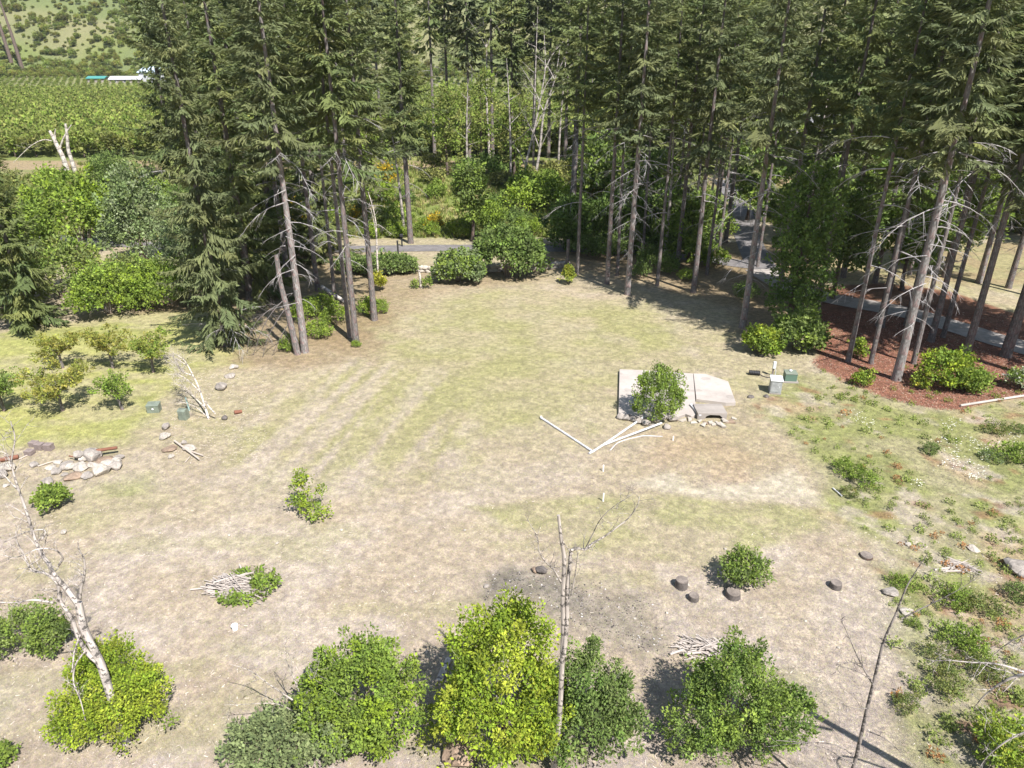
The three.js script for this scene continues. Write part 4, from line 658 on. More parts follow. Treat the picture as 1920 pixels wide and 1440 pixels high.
{
  const b = P(1037, 1452), z = b.z;
  deadTree('dead_tree', 'forked grey dead trunk standing straight in front of the tallest lime shrub', b, M.bleached,
    [[[1036, 1458], [1042, 1412], [1049, 1340], [1053, 1260], [1056, 1180], [1055, 1110], [1058, 1050], [1052, 1010], [1047, 966]], z, z - 0.15, 0.10, 0.04], [
    [[[1057, 1230], [1063, 1160], [1064, 1100], [1068, 1060], [1070, 1035]], z, z - 0.25, 0.065, 0.045, 0],
    [[[1070, 1032], [1082, 1028], [1098, 1030], [1112, 1018], [1130, 1008], [1155, 990], [1180, 970], [1196, 945], [1199, 930]], z - 0.2, z - 0.9, 0.045, 0.008, 7, 0.6],
    [[[1098, 1028], [1112, 1000], [1125, 975], [1150, 950], [1185, 928]], z - 0.3, z + 0.4, 0.02, 0.005, 5, 0.5],
    [[[1054, 1095], [1045, 1080], [1035, 1065], [1020, 1050], [1010, 1030], [1008, 1008], [995, 985], [985, 965]], z - 0.1, z + 0.4, 0.035, 0.006, 8, 0.5],
    [[[1070, 1120], [1078, 1080], [1082, 1050], [1085, 1035]], z, z + 0.2, 0.02, 0.008, 4, 0.5],
    [[[1055, 1015], [1064, 1028], [1070, 1034]], z - 0.1, z - 0.2, 0.02, 0.01, 2, 0.3],
  ], 502);
  solo('broken_post', tube([V(0, -0.2, 0), V(0.01, 0.5, 0), V(0.03, 1.5, 0.02)], [0.08, 0.075, 0.06], 8), M.wood, 'short broken grey post standing in front of the darker green shrub', 'post', P(1066, 1412));
}
{
  const b = V(9.35, H(9.35, -13.3), -13.3), z = b.z;
  deadTree('dead_tree', 'thin dead tree with fine bare branches standing beside a long tree shadow', b, M.thinBark,
    [[[1563, 1545], [1601, 1435], [1622, 1345], [1640, 1270], [1658, 1200], [1680, 1150], [1700, 1100], [1718, 1070], [1738, 1040]], z, z - 0.5, 0.062, 0.008], [
    [[[1638, 1285], [1620, 1255], [1605, 1225], [1590, 1190], [1578, 1165]], z - 0.1, z - 0.6, 0.03, 0.006, 4, 0.5],
    [[[1635, 1275], [1610, 1260], [1580, 1250], [1555, 1245]], z - 0.1, z + 0.3, 0.018, 0.005, 3, 0.4],
    [[[1690, 1160], [1730, 1140], [1760, 1125], [1790, 1110], [1830, 1085]], z - 0.3, z - 0.2, 0.022, 0.005, 5, 0.5],
    [[[1672, 1213], [1690, 1215], [1708, 1216]], z - 0.2, z, 0.012, 0.004, 2, 0.3],
    [[[1632, 1328], [1605, 1328], [1580, 1322]], z, z + 0.2, 0.015, 0.005, 3, 0.3],
    [[[1600, 1432], [1570, 1415], [1540, 1400], [1500, 1392], [1455, 1388]], z, z + 0.2, 0.02, 0.006, 3, 0.4],
    [[[1600, 1415], [1570, 1398], [1520, 1392], [1440, 1400]], z, z - 0.2, 0.022, 0.006, 3, 0.4],
    [[[1625, 1370], [1660, 1385], [1690, 1412]], z, z + 0.5, 0.02, 0.006, 2, 0.4],
  ], 503);
}
{
  const b = V(14.0, H(14.0, -11.8), -11.8), z = b.z;
  const o = deadTree('dead_tree', 'bare dead tree reaching long white branches over the weedy slope', b, M.dead,
    [[[2030, 1640], [2035, 1500], [2036, 1300], [2032, 1150], [2036, 980]], z, z - 0.6, 0.17, 0.09], [
    [[[2034, 1280], [1960, 1262], [1905, 1268], [1870, 1285], [1840, 1310], [1825, 1330]], z - 0.2, z - 0.9, 0.06, 0.008, 7, 0.6],
    [[[1935, 1265], [1870, 1245], [1820, 1242], [1770, 1238], [1735, 1243]], z - 0.3, z - 1.2, 0.03, 0.006, 7, 0.6],
    [[[2030, 1200], [1960, 1180], [1900, 1200], [1860, 1230]], z - 0.3, z - 1.2, 0.03, 0.006, 6, 0.6],
    [[[2034, 1420], [1960, 1365], [1905, 1380], [1860, 1410], [1835, 1440]], z, z - 0.4, 0.045, 0.007, 6, 0.5],
    [[[2035, 1100], [2000, 1010], [1960, 960]], z - 0.4, z - 1.4, 0.05, 0.01, 4, 0.7],
  ], 504);
}
{
  const b = P(572, 1372), z = b.z;
  deadTree('dead_sapling', 'bare grey sapling with fine upright twigs beside the fresh green shrub', b, M.bleached,
    [[[574, 1378], [566, 1320], [558, 1290], [548, 1265], [535, 1235]], z, z - 0.3, 0.06, 0.012], [
    [[[566, 1325], [548, 1312], [530, 1300], [500, 1280], [470, 1258], [430, 1245]], z, z - 0.5, 0.04, 0.008, 7, 0.5],
    [[[565, 1318], [580, 1290], [592, 1262], [600, 1235]], z, z + 0.2, 0.03, 0.006, 6, 0.5],
    [[[570, 1345], [520, 1320], [470, 1320], [420, 1322]], z + 0.1, z + 0.5, 0.025, 0.006, 5, 0.5],
    [[[572, 1330], [600, 1345], [615, 1362]], z, z + 0.4, 0.025, 0.008, 3, 0.4],
    [[[548, 1265], [545, 1235], [530, 1205]], z - 0.2, z - 0.3, 0.015, 0.004, 4, 0.4],
  ], 505);
}
// toppled birch by the utility boxes, white snags, broken snag
{
  const b = P(391, 786), z = b.z, r = RNG(66);
  const o = deadTree('toppled_birch', 'white toppled birch with a veil of fine twigs, leaning over green boxes', b, M.deadWhite,
    [[[392, 788], [382, 755], [372, 725], [360, 700], [345, 675], [325, 662]], z, z - 2.5, 0.075, 0.015], [
    [[[404, 776], [393, 764], [385, 752]], z + 0.2, z - 0.1, 0.05, 0.03, 0],
    [[[385, 765], [365, 745], [350, 730], [335, 720]], z - 0.2, z - 0.5, 0.035, 0.012, 22, 0.8],
    [[[375, 735], [355, 715], [340, 705], [328, 700]], z - 0.7, z - 0.9, 0.035, 0.012, 24, 0.9],
    [[[362, 705], [340, 695], [330, 680]], z - 1.4, z - 1.6, 0.035, 0.012, 24, 0.9],
    [[[350, 685], [335, 675], [322, 668]], z - 2, z - 2.2, 0.035, 0.012, 20, 0.8],
    [[[387, 780], [365, 762], [345, 755], [330, 755]], z, z + 0.2, 0.03, 0.008, 5, 0.4],
  ], 506);
}
{
  const a = P(127, 325), z = a.z;
  deadTree('dead_snag', 'white twin stemmed snag standing in front of the green orchard', a, M.deadWhite,
    [[[128, 326], [118, 295], [108, 275], [100, 258], [93, 245]], z, z, 0.42, 0.22], [
    [[[142, 324], [134, 300], [128, 280], [126, 255], [123, 232]], z, z, 0.36, 0.18, 0],
    [[[112, 280], [118, 262], [126, 246], [134, 234]], z, z, 0.17, 0.06, 0], [[[104, 262], [103, 250], [104, 242]], z, z, 0.14, 0.05, 0],
    [[[97, 264], [82, 262], [60, 272], [40, 290], [25, 305]], z, z + 2, 0.08, 0.03, 4, 2],
  ], 507);
  const s = P(558, 664), zs = s.z;
  deadTree('broken_snag', 'leaning broken snag with a fan of fallen dead boughs at its foot', s, M.bark,
    [[[559, 668], [548, 620], [536, 570], [526, 530], [518, 478]], zs, zs - 0.6, 0.26, 0.16], [
    [[[535, 560], [515, 580], [495, 610], [480, 650], [470, 680]], zs - 0.3, zs + 0.4, 0.05, 0.012, 9, 1.0],
    [[[533, 565], [500, 585], [480, 605], [466, 640], [462, 684]], zs - 0.3, zs + 0.1, 0.05, 0.012, 9, 1.0],
    [[[538, 575], [520, 600], [502, 635], [492, 672]], zs - 0.3, zs + 0.7, 0.05, 0.012, 9, 1.0],
    [[[545, 600], [530, 625], [515, 655], [505, 684]], zs - 0.2, zs + 0.5, 0.04, 0.012, 7, 0.9],
    [[[520, 500], [525, 470], [538, 445], [545, 432]], zs - 0.5, zs - 0.8, 0.05, 0.01, 6, 0.7],
    [[[540, 580], [505, 570], [490, 580]], zs - 0.3, zs - 1, 0.035, 0.008, 5, 0.7],
  ], 508);
  const w = P(712, 536), zw = w.z;
  deadTree('dead_birch', 'slim white dead birch beside the stout fir trunk', w, M.deadWhite,
    [[[713, 540], [708, 500], [706, 450], [705, 420], [698, 385], [690, 360]], zw, zw, 0.12, 0.03], [[[[706, 445], [700, 410], [692, 380]], zw, zw + 0.3, 0.06, 0.02, 4, 0.8], [[[705, 420], [716, 425], [735, 440]], zw, zw, 0.03, 0.01, 5, 0.8]], 509);
  for (const [x0, y0, pts, k] of [[983, 352, [[983, 355], [986, 310], [1000, 250], [1012, 190], [1022, 130], [1020, 60]], 0], [1002, 338, [[1002, 340], [1012, 280], [1020, 210], [1040, 150], [1050, 90]], 1], [918, 300, [[918, 300], [912, 180], [912, 90], [905, 30]], 2]]) {
    const p = P(x0, y0), zz = p.z, r = RNG(600 + k), L = [];
    for (let q = 0; q < 6; q++) { const f = 0.35 + 0.6 * q / 6, n = pts.length - 1, i = Math.min(n - 1, Math.floor(f * n)), a = pts[i], sx = q % 2 ? 1 : -1; L.push([[[a[0], a[1]], [a[0] + sx * 14, a[1] - 25 - 10 * r()], [a[0] + sx * (30 + 14 * r()), a[1] - 50 - 20 * r()]], zz, zz + (r() - 0.5) * 4, 0.09, 0.02, 6, 2.2]); }
    deadTree('dead_tree', ['grey dead tree with steep bare limbs rising from the bank', 'forked grey dead tree beside another on the bank', 'dead tree with fan of fine pale branches by the orchard lane'][k], p, M.dead, [pts, zz, zz, 0.26, 0.05], L, 610 + k);
  }
  for (const [x, y, hgt, lean, l] of [[958, 345, 17, -0.6, 'slim grey dead tree leaning over the bank bushes'], [1046, 330, 22, 1.2, 'tall grey dead tree with ragged limbs by the thick reddish fir'], [876, 330, 14, 0.5, 'short grey dead tree behind the slender sapling'], [1000, 310, 24, 0.4, 'tall pale dead tree among others at the orchard lane'], [1246, 486, 15, -0.4, 'thin grey dead tree inside the wood edge'], [1318, 470, 16, 0.8, 'thin grey dead tree near the back road'], [758, 440, 13, -0.8, 'grey dead tree with drooping boughs beside the big dark trunked fir'], [1480, 540, 17, 0.5, 'grey dead tree in front of the ivy green column']]) {
    const p = P(x, y), r = RNG(x * 3 + y), o = thing('dead_tree', l, 'dead tree', p), at = (t) => V(lean * t * t, hgt * t, 0.4 * Math.sin(t * 3)), pts = [0, 0.2, 0.4, 0.6, 0.8, 1].map(at); pts[0].y = -0.4;
    part(o, 'trunk', tube(pts, [0.2, 0.17, 0.14, 0.1, 0.07, 0.03], 7, 0.1, r), M.dead);
    for (let k = 0; k < 9; k++) { const t = 0.3 + 0.65 * (k + r()) / 9, a = k * 2.4 + r(), L = hgt * 0.2 * (1.15 - t) * (0.7 + 0.6 * r()), b = at(t), up = 0.2 + 0.9 * r(), q = [b, b.clone().add(V(Math.cos(a) * L * 0.5, L * 0.35 * up, Math.sin(a) * L * 0.5)), b.clone().add(V(Math.cos(a) * L, L * 0.8 * up, Math.sin(a) * L))], m = part(o, 'limb', tube(q, [0.05, 0.035, 0.012], 5), M.dead); const qq = new THREE.CatmullRomCurve3(q).getPoints(6); part(m, 'twigs', mergeGeometries(twigsOn(qq, qq.map(() => 0.03), r, 5, L * 0.45)), M.dead).userData = { kind: 'stuff' }; }
  }
  const q = P(1063, 505);
  solo('stub_snag', tube([V(0, -0.3, 0), V(0.02, 1.5, 0), V(0.05, 3.1, 0)], [0.2, 0.18, 0.16], 9), M.bark, 'short sawn off pale snag beside the yellow green sapling', 'snag', q);
  const q2 = P(1127, 312);
  solo('stub_snag', tube([V(0, -0.3, 0), V(0, 3, 0), V(0.1, 7, 0)], [1.0, 0.85, 0.75], 10), M.barkBrown, 'thick brown broken trunk standing by the orchard lane', 'snag', q2);
  for (const [x, y, l] of [[22, 118, 'tall charred dead conifer at the foot of the hill'], [43, 132, 'thicker charred dead conifer beside another at the foot of the hill']]) { const p = P(x, y); solo('charred_snag', tube([V(0, -1, 0), V(-1, 18, 0), V(-3, 40, 0)], [1.1, 0.8, 0.2], 7), M.barkBrown, l, 'snag', p); }
  // birch stub with basal shoots
  const bs = thing('birch_stub', 'white broken birch stub with green shoots at its foot', 'snag', P(790, 540));
  part(bs, 'trunk', tube([V(0, -0.2, 0), V(-0.05, 0.8, 0), V(-0.12, 1.7, 0)], [0.16, 0.12, 0.09], 8), M.deadWhite);
  part(bs, 'shoots', foliage(610, [{ c: [0.6, 0.5, 0.1], r: [0.4, 0.5, 0.3] }, { c: [-0.5, 0.35, 0.1], r: [0.35, 0.35, 0.3] }], { clumps: 40, per: 16, rc: 0.18, leaf: 0.16, pal: PAL.green }), M.leaf);
  // drooping grey boughs on the big fir behind the road
  // fallen log by the clump
  const f0 = P(605, 548), f1 = P(648, 570);
  solo('fallen_log', tube([f0.clone().add(V(0, 0.5, 0)), f1.clone().add(V(0, 0.16, 0))], [0.2, 0.17], 9), M.deadWhite, 'pale fallen log lying in the shade behind the fir clump', 'log');
}
console.log('dead trees');

// ------------------------------------------------------------------ rocks, stumps, wood
function rockGeo(seed, flat = 1, detail = 2, rough = 0.28) {
  const g = new THREE.IcosahedronGeometry(0.5, detail), p = g.attributes.position, r = RNG(seed), o = r() * 90, planes = []; for (let k = 0; k < 7; k++) planes.push([rnd3(r), 0.30 + 0.14 * r()]);
  const v = V(0, 0, 0);
  for (let i = 0; i < p.count; i++) { v.fromBufferAttribute(p, i); const d = v.clone().normalize(), f = 1 + rough * (vn(d.x * 2.1 + o + d.z * 1.3, d.y * 2.1 + d.z * 2.7 + o) - 0.5) + 0.1 * (vn(d.x * 6 + o, d.y * 6 + d.z * 5) - 0.5); v.multiplyScalar(f); for (const [n, h] of planes) { const q = v.dot(n) - h; if (q > 0) v.addScaledVector(n, -q * 0.85); } p.setXYZ(i, v.x, v.y * flat, v.z); }
  const uv = g.attributes.uv; for (let i = 0; i < p.count; i++) uv.setXY(i, p.getX(i) * 0.9 + p.getY(i) * 0.3, p.getZ(i) * 0.9 + p.getY(i) * 0.5);
  g.deleteAttribute('normal'); const q = g; q.computeVertexNormals(); return q;
}
const rocks = []; for (let k = 0; k < 8; k++) rocks.push(rockGeo(700 + k, k % 3 === 2 ? 0.45 : 0.75));
const rockRng = RNG(31);
function rock(px, py, wpx, m, label, group, o = {}) {
  const p = P(px, py), s = wpx * mpp(p) * 1.4, v = o.v ?? Math.floor(rockRng() * 8), k = solo(o.name || 'boulder', rocks[v], m, label, 'rock', p, group);
  const tall = o.tall || 0.9; k.scale.set(s, s * tall, s * (o.deep || 0.85)); k.rotation.y = rockRng() * 6.28; k.position.y += s * tall * (v % 3 === 2 ? 0.14 : 0.24) + (o.up || 0); return k;
}
rock(438, 690, 16, M.rockPale, 'pale boulder at the foot of the large drooping fir');
rock(432, 707, 16, M.rock, 'middle grey boulder between two others beside the lawn');
rock(417, 729, 20, M.rock, 'largest rounded grey boulder of the three beside the lawn', undefined, { tall: 0.75 });
rock(422, 786, 10, M.rockDark, 'small dark round stone beside the rusty log piece');
rock(312, 804, 12, M.rock, 'grey upright stone behind a whiter one on the straw', undefined, { tall: 1.2 });
rock(309, 820, 19, M.rockPale, 'white angular stone below the green utility box');
rock(319, 843, 22, M.rockBrown, 'flat tan flagstone beside two weathered poles', undefined, { v: 2, tall: 0.6 });
rock(357, 842, 21, M.rockPale, 'pale flat rock with a dark hollow beside two weathered poles', undefined, { v: 5, tall: 0.8 });
rock(321, 857, 11, M.rockPale, 'small pale flat stone below the tan flagstone', undefined, { v: 2 });
rock(346, 832, 9, M.rock, 'small grey stone touching the pale flat rock');
for (const [x, y, w, m, t] of [[460, 950, 100, 'rock', 0.6], [690, 985, 110, 'rockPale', 0.8], [760, 1040, 120, 'rock', 0.5], [785, 915, 85, 'rockPale', 0.6], [895, 930, 130, 'rock', 0.6], [858, 1000, 85, 'rock', 1.0], [960, 985, 115, 'rockPale', 0.8], [1100, 990, 165, 'rockPale', 1.05], [870, 1075, 75, 'rock', 0.8], [1130, 870, 120, 'rockPale', 0.9], [1255, 850, 190, 'rock', 0.9], [1250, 950, 115, 'rockPale', 0.8], [1400, 890, 180, 'rockBrown', 0.5], [1470, 965, 140, 'rockPale', 0.9], [1570, 985, 140, 'rock', 0.8], [1365, 1045, 190, 'rockPale', 0.75], [1575, 905, 125, 'rockPale', 0.6], [1605, 855, 105, 'rock', 0.6], [990, 1115, 190, 'rockBrown', 0.35], [1190, 1095, 140, 'rock', 0.5]])
  rock(x / 7.2, 740 + y / 7.2 + 1.5, w / 7.2, M[m], 'weathered boulder in the heap beside the rusty beam', 'boulders of the heap', { tall: t });
rock(150, 862, 17, M.rock, 'boulder perched on top of the heap beside the rusty beam', undefined, { tall: 0.8, up: 0.22 });
rock(90, 905, 19, M.rock, 'flat grey stone lying alone below the boulder heap', undefined, { v: 2 });
rock(14, 880, 24, M.rockPale, 'broad white rock beside the long rusty beam', undefined, { tall: 0.7 });
rock(4, 894, 18, M.rock, 'grey rock in front of the broad white rock');
rock(11, 912, 11, M.rockPale, 'small white flat stone below the rocks by the rusty beam', undefined, { v: 5 });
rock(121, 1000, 10, M.rockPale, 'single small white stone on the dry straw');
rock(1003, 1071, 11, M.rockBrown, 'small tan stone touching the charred round log', undefined, {});
rock(1014, 1073, 16, M.rockDark, 'charred black stone at the edge of the burnt patch', undefined, { tall: 1.0 });
rock(912, 1101, 8, M.rock, 'small grey stone in the burnt patch');
rock(1407, 745, 10, M.rockDark, 'small brown stone nearer the concrete slab of two', undefined, { v: 2 });
rock(1437, 744, 9, M.rockDark, 'small brown stone in front of the grey cabinet', undefined, { v: 5 });
rock(1428, 668, 10, M.rockDark, 'dark stone under the light green maple shrub');
rock(858, 1425, 50, M.rockBrown, 'large brown boulder beneath the tallest lime shrub', undefined, { tall: 0.8, v: 4 });
rock(1905, 1068, 38, M.rock, 'biggest grey rock of the heap at the weedy slope', undefined, { tall: 0.7 });
rock(1893, 1058, 18, M.rockDark, 'dark rock leaning on the biggest rock at the weedy slope');
rock(1918, 1082, 20, M.rock, 'lower grey rock of the heap at the weedy slope');
rock(1670, 1112, 24, M.rock, 'flat rounded rock in front of a small green bush', undefined, { v: 2, tall: 0.8 });
rock(1700, 1148, 22, M.rockPale, 'pale flat rock beside the thin dead tree', undefined, { v: 5, tall: 0.6 });
rock(1702, 1022, 9, M.rockPale, 'small white rock among the dry weeds');
rock(1825, 1030, 18, M.rockPale, 'flat white rock on the reddish weeds', undefined, { v: 2, tall: 0.6 });
for (const [x, y] of [[1290, 1098], [1360, 1030], [520, 1020], [650, 1225], [1250, 1150], [1510, 1165], [300, 1000], [780, 1110], [640, 995], [1190, 1160], [872, 995], [430, 1005], [1572, 1215]]) rock(x, y, 5, M.rockPale, 'pebble sized pale stone on the bare straw', 'scattered pale pebbles', { name: 'pebble' });
// sawn stumps
function stump(px, py, wpx, h, label, burnt) {
  const p = P(px, py), R = wpx * mpp(p) / 2, o = thing('tree_stump', label, 'stump', p, rockRng() * 6), r = RNG(px);
  const pts = [V(0, -0.1, 0), V(0, h * 0.3, 0), V(0, h, 0)], side = tube(pts, [R * 1.08, R, R * 0.94], 14, 0.04, r); part(o, 'bark', side, burnt ? M.rockDark : M.barkBrown);
  const top = new THREE.CylinderGeometry(R * 0.9, R * 0.93, 0.03, 16); top.translate(0, h + 0.01, 0); part(o, 'cut_face', top, M.stumpTop); return o;
}
stump(1277, 1100, 24, 0.36, 'tall round stump beside a smaller one near the soft shrub', true);
stump(1300, 1124, 20, 0.22, 'small low stump in front of the tall round stump', true);
stump(1374, 1118, 28, 0.24, 'wide dark sided stump below the soft round shrub', true);
stump(1566, 1101, 22, 0.24, 'stump standing alone between the soft shrub and the thin dead tree', true);
stump(1624, 1044, 24, 0.10, 'flat low stump at the edge of the reddish weeds');
// white pail
{ const p = P(441, 1180), o = thing('pail', 'small white pail standing alone on the dry straw', 'pail', p); part(o, 'body', tube([V(0, 0, 0), V(0, 0.2, 0)], [0.10, 0.12], 14), M.white); part(o, 'rim', new THREE.TorusGeometry(0.122, 0.01, 6, 20).rotateX(Math.PI / 2).translate(0, 0.2, 0), M.greyLid); }
// logs, beams, poles
function bar(name, a, b, r0, r1, m, label, cat, lift = 0, group, sides = 8) { const p = P(...a), q = P(...b); p.y += lift + r0; q.y += (a[2] ?? lift) + r1; return solo(name, tube([V(0, 0, 0), q.clone().sub(p).multiplyScalar(0.5).add(V(0, 0.01, 0)), q.clone().sub(p)], [r0, (r0 + r1) / 2, r1], sides), m, label, cat, p, group); }
bar('weathered_pole', [328, 831], [374, 865], 0.06, 0.05, M.wood, 'longer weathered pole lying across a tan flagstone', 'pole', 0.1);
bar('weathered_pole', [345, 845], [381, 857], 0.045, 0.04, M.wood, 'shorter weathered pole lying beside the longer one', 'pole', 0.06);
bar('weathered_pole', [348, 868], [356, 858], 0.03, 0.025, M.wood, 'stub of pale wood beneath the two weathered poles', 'pole', 0.02);
bar('rusty_log', [440, 777], [454, 774], 0.13, 0.1, M.rust, 'short reddish log piece lying on the straw', 'log', 0);
bar('rusty_beam', [-40, 874], [36, 860], 0.14, 0.13, M.rust, 'long rusty beam lying behind the broad white rock', 'beam', 0, undefined, 6);
bar('weathered_pole', [36, 862], [58, 852], 0.04, 0.03, M.wood, 'thin grey pole at the end of the long rusty beam', 'pole', 0);
bar('rusty_beam', [184, 857], [223, 851], 0.1, 0.09, M.rust, 'short rusty beam resting on the boulder heap', 'beam', 0.3, undefined, 6);
bar('rusty_pole', [132, 862], [150, 866], 0.04, 0.03, M.rust, 'thin rusty pole sticking out of the boulder heap', 'pole', 0.2);
bar('weathered_pole', [72, 876], [102, 866], 0.04, 0.03, M.wood, 'grey pole lying at the end of the boulder heap', 'pole', 0.02);
bar('log', [822, 1285], [842, 1240], 0.13, 0.12, M.dead, 'short grey log lying in shade beside the tallest lime shrub', 'log', 0);
bar('white_hose', [1561, 917], [1578, 932], 0.035, 0.035, M.pvc, 'short curved white hose lying at the weedy bushes', 'hose', 0.03);
bar('edging_board', [1800, 763], [1935, 742], 0.09, 0.09, M.concrete, 'pale edging curb along the end of the mulch bed', 'edging', 0, undefined, 4);
// white drain pipes
function pipe(pts, r, label) { const q = pts.map(([x, y, l]) => { const p = P(x, y); p.y += (l ?? 0) + r; return p; }), b = q[0].clone(), c = new THREE.CatmullRomCurve3(q.map((v) => v.clone().sub(b))), n = pts.length > 2 ? 18 : 2; const P2 = []; for (let i = 0; i <= n; i++) P2.push(c.getPoint(i / n)); return solo('drain_pipe', tube(P2, P2.map(() => r), 10), M.pvc, label, 'pipe', b); }
pipe([[1019, 788], [1112, 849]], 0.065, 'straight white drain pipe with a bent end lying alone on the grass').add((() => { const g = tube([V(0, 0, 0), V(-0.12, 0.02, -0.12), V(-0.14, 0.04, -0.28)], [0.075, 0.075, 0.07], 10), m = new THREE.Mesh(g, M.pvc); m.name = 'elbow'; return m; })());
pipe([[1104, 852], [1112, 848], [1212, 783, 0.1]], 0.065, 'white drain pipe running up under the large egg shaped shrub');
pipe([[1130, 837, 0.02], [1240, 799, 0.15]], 0.06, 'white drain pipe crossing over another toward the slab rubble');
pipe([[1144, 845], [1160, 830], [1195, 820], [1206, 818], [1242, 819]], 0.025, 'thin bent white pipe below the crossing drain pipes');
for (const [x, y, h, l] of [[1131, 884, 0.42, 'white survey stake standing nearer the drain pipes'], [1131, 940, 0.5, 'white survey stake standing in the green grass crescent'], [1262, 826, 0.3, 'short white stake below the slab rubble']]) { const g = new THREE.BoxGeometry(0.06, h, 0.03); g.translate(0, h / 2 - 0.02, 0); solo('survey_stake', g, M.white, l, 'stake', P(x, y)); }

// ------------------------------------------------------------------ concrete slab and rubble
{
  const o = thing('concrete_slab', 'broken pale concrete foundation slab in the meadow under the egg shaped shrub', 'concrete slab', P(1260, 750));
  const at = (x, y) => { const p = P(x, y, 0.2); return V(p.x - o.position.x, 0, p.z - o.position.z); };
  const slab = (px, h0, h1) => { const s = new THREE.Shape(px.map(([x, y]) => { const p = at(x, y); return new THREE.Vector2(p.x, -p.z); })); const g = new THREE.ExtrudeGeometry(s, { depth: h1 - h0, bevelEnabled: true, bevelSize: 0.015, bevelThickness: 0.015, bevelSegments: 1 }); g.rotateX(-Math.PI / 2); g.translate(0, h0, 0); return g; };
  part(o, 'slab_panel', slab([[1162, 693], [1210, 695], [1299, 701], [1303, 748], [1305, 777], [1296, 780], [1285, 776], [1270, 781], [1252, 779], [1235, 785], [1215, 779], [1198, 782], [1180, 776], [1160, 778]], -0.15, 0.2), M.concrete);
  part(o, 'slab_panel', slab([[1300.4, 701], [1324, 702], [1365, 716], [1379, 755], [1361, 755.5], [1306, 748]], -0.15, 0.215), M.concrete);
  // fallen step with a hollow front
  const a = at(1308, 781), b = at(1364, 784), W = a.distanceTo(b), sh = new THREE.Shape(); sh.moveTo(0, -0.1); sh.lineTo(0, 0.42); sh.lineTo(W, 0.42); sh.lineTo(W, -0.1); sh.lineTo(W - 0.1, -0.1); sh.lineTo(W - 0.16, 0.05); sh.lineTo(W - 0.42, 0.28); sh.lineTo(0.75, 0.31); sh.lineTo(0.52, 0.22); sh.lineTo(0.4, -0.1);
  const g = new THREE.ExtrudeGeometry(sh, { depth: 1.25, bevelEnabled: true, bevelSize: 0.012, bevelThickness: 0.012, bevelSegments: 1 }), m = part(o, 'hollow_step', g, M.concreteGrey); m.position.copy(b.x > a.x ? a : b); m.position.z -= 1.25; 
  const gb = new RoundedBoxGeometry(0.16, 0.1, 1.5, 1, 0.012), gm = solo('gutter_length', gb, M.pvc, 'white gutter length lying on the slab beside the hollow step', 'gutter', P(1304, 768, 0.3)); gm.position.y += 0.29; gm.rotation.y = 0.16;
  const br = RNG(88), slabG = [0, 1, 2].map((k) => { const q = new RoundedBoxGeometry(0.5, 0.11, 0.3, 1, 0.025), p = q.attributes.position; for (let i = 0; i < p.count; i++) p.setXYZ(i, p.getX(i) * (1 + 0.25 * Math.sin(k * 3 + p.getZ(i) * 9)), p.getY(i), p.getZ(i) * (1 + 0.3 * Math.sin(k * 5 + p.getX(i) * 5))); q.computeVertexNormals(); return q; });
  for (const [x, y, s] of [[1268, 787, 1], [1280, 789, 1.1], [1293, 788, 1], [1300, 793, 0.9], [1312, 791, 0.7], [1319, 798, 1.0], [1332, 792, 0.7], [1345, 794, 0.8], [1357, 790, 1.1], [1368, 792, 1.2], [1352, 799, 1.3], [1338, 797, 0.7], [1324, 794, 0.8], [1376, 786, 0.7], [1334, 795, 0.9]]) { const q = solo('rubble_slab', slabG[Math.floor(br() * 3)], br() < 0.65 ? M.rockPale : M.rockBrown, 'flat tan piece of rubble at the broken front of the slab', 'rubble', P(x, y), 'rubble along the slab front'); q.scale.setScalar(s * 0.85); q.position.y += 0.03 + 0.05 * br(); q.rotation.set((br() - 0.5) * 0.4, br() * 3, (br() - 0.5) * 0.3); }
  for (const [x, y, w] of [[1163, 784, 14], [1174, 787, 13], [1187, 789, 12], [1198, 793, 13], [1210, 796, 14], [1224, 800, 12], [1250, 803, 13], [1262, 789, 14], [1256, 781, 12]]) rock(x, y, w, M.rock, 'grey broken stone under the shrub at the slab corner', 'stones under the slab shrub', {});
}
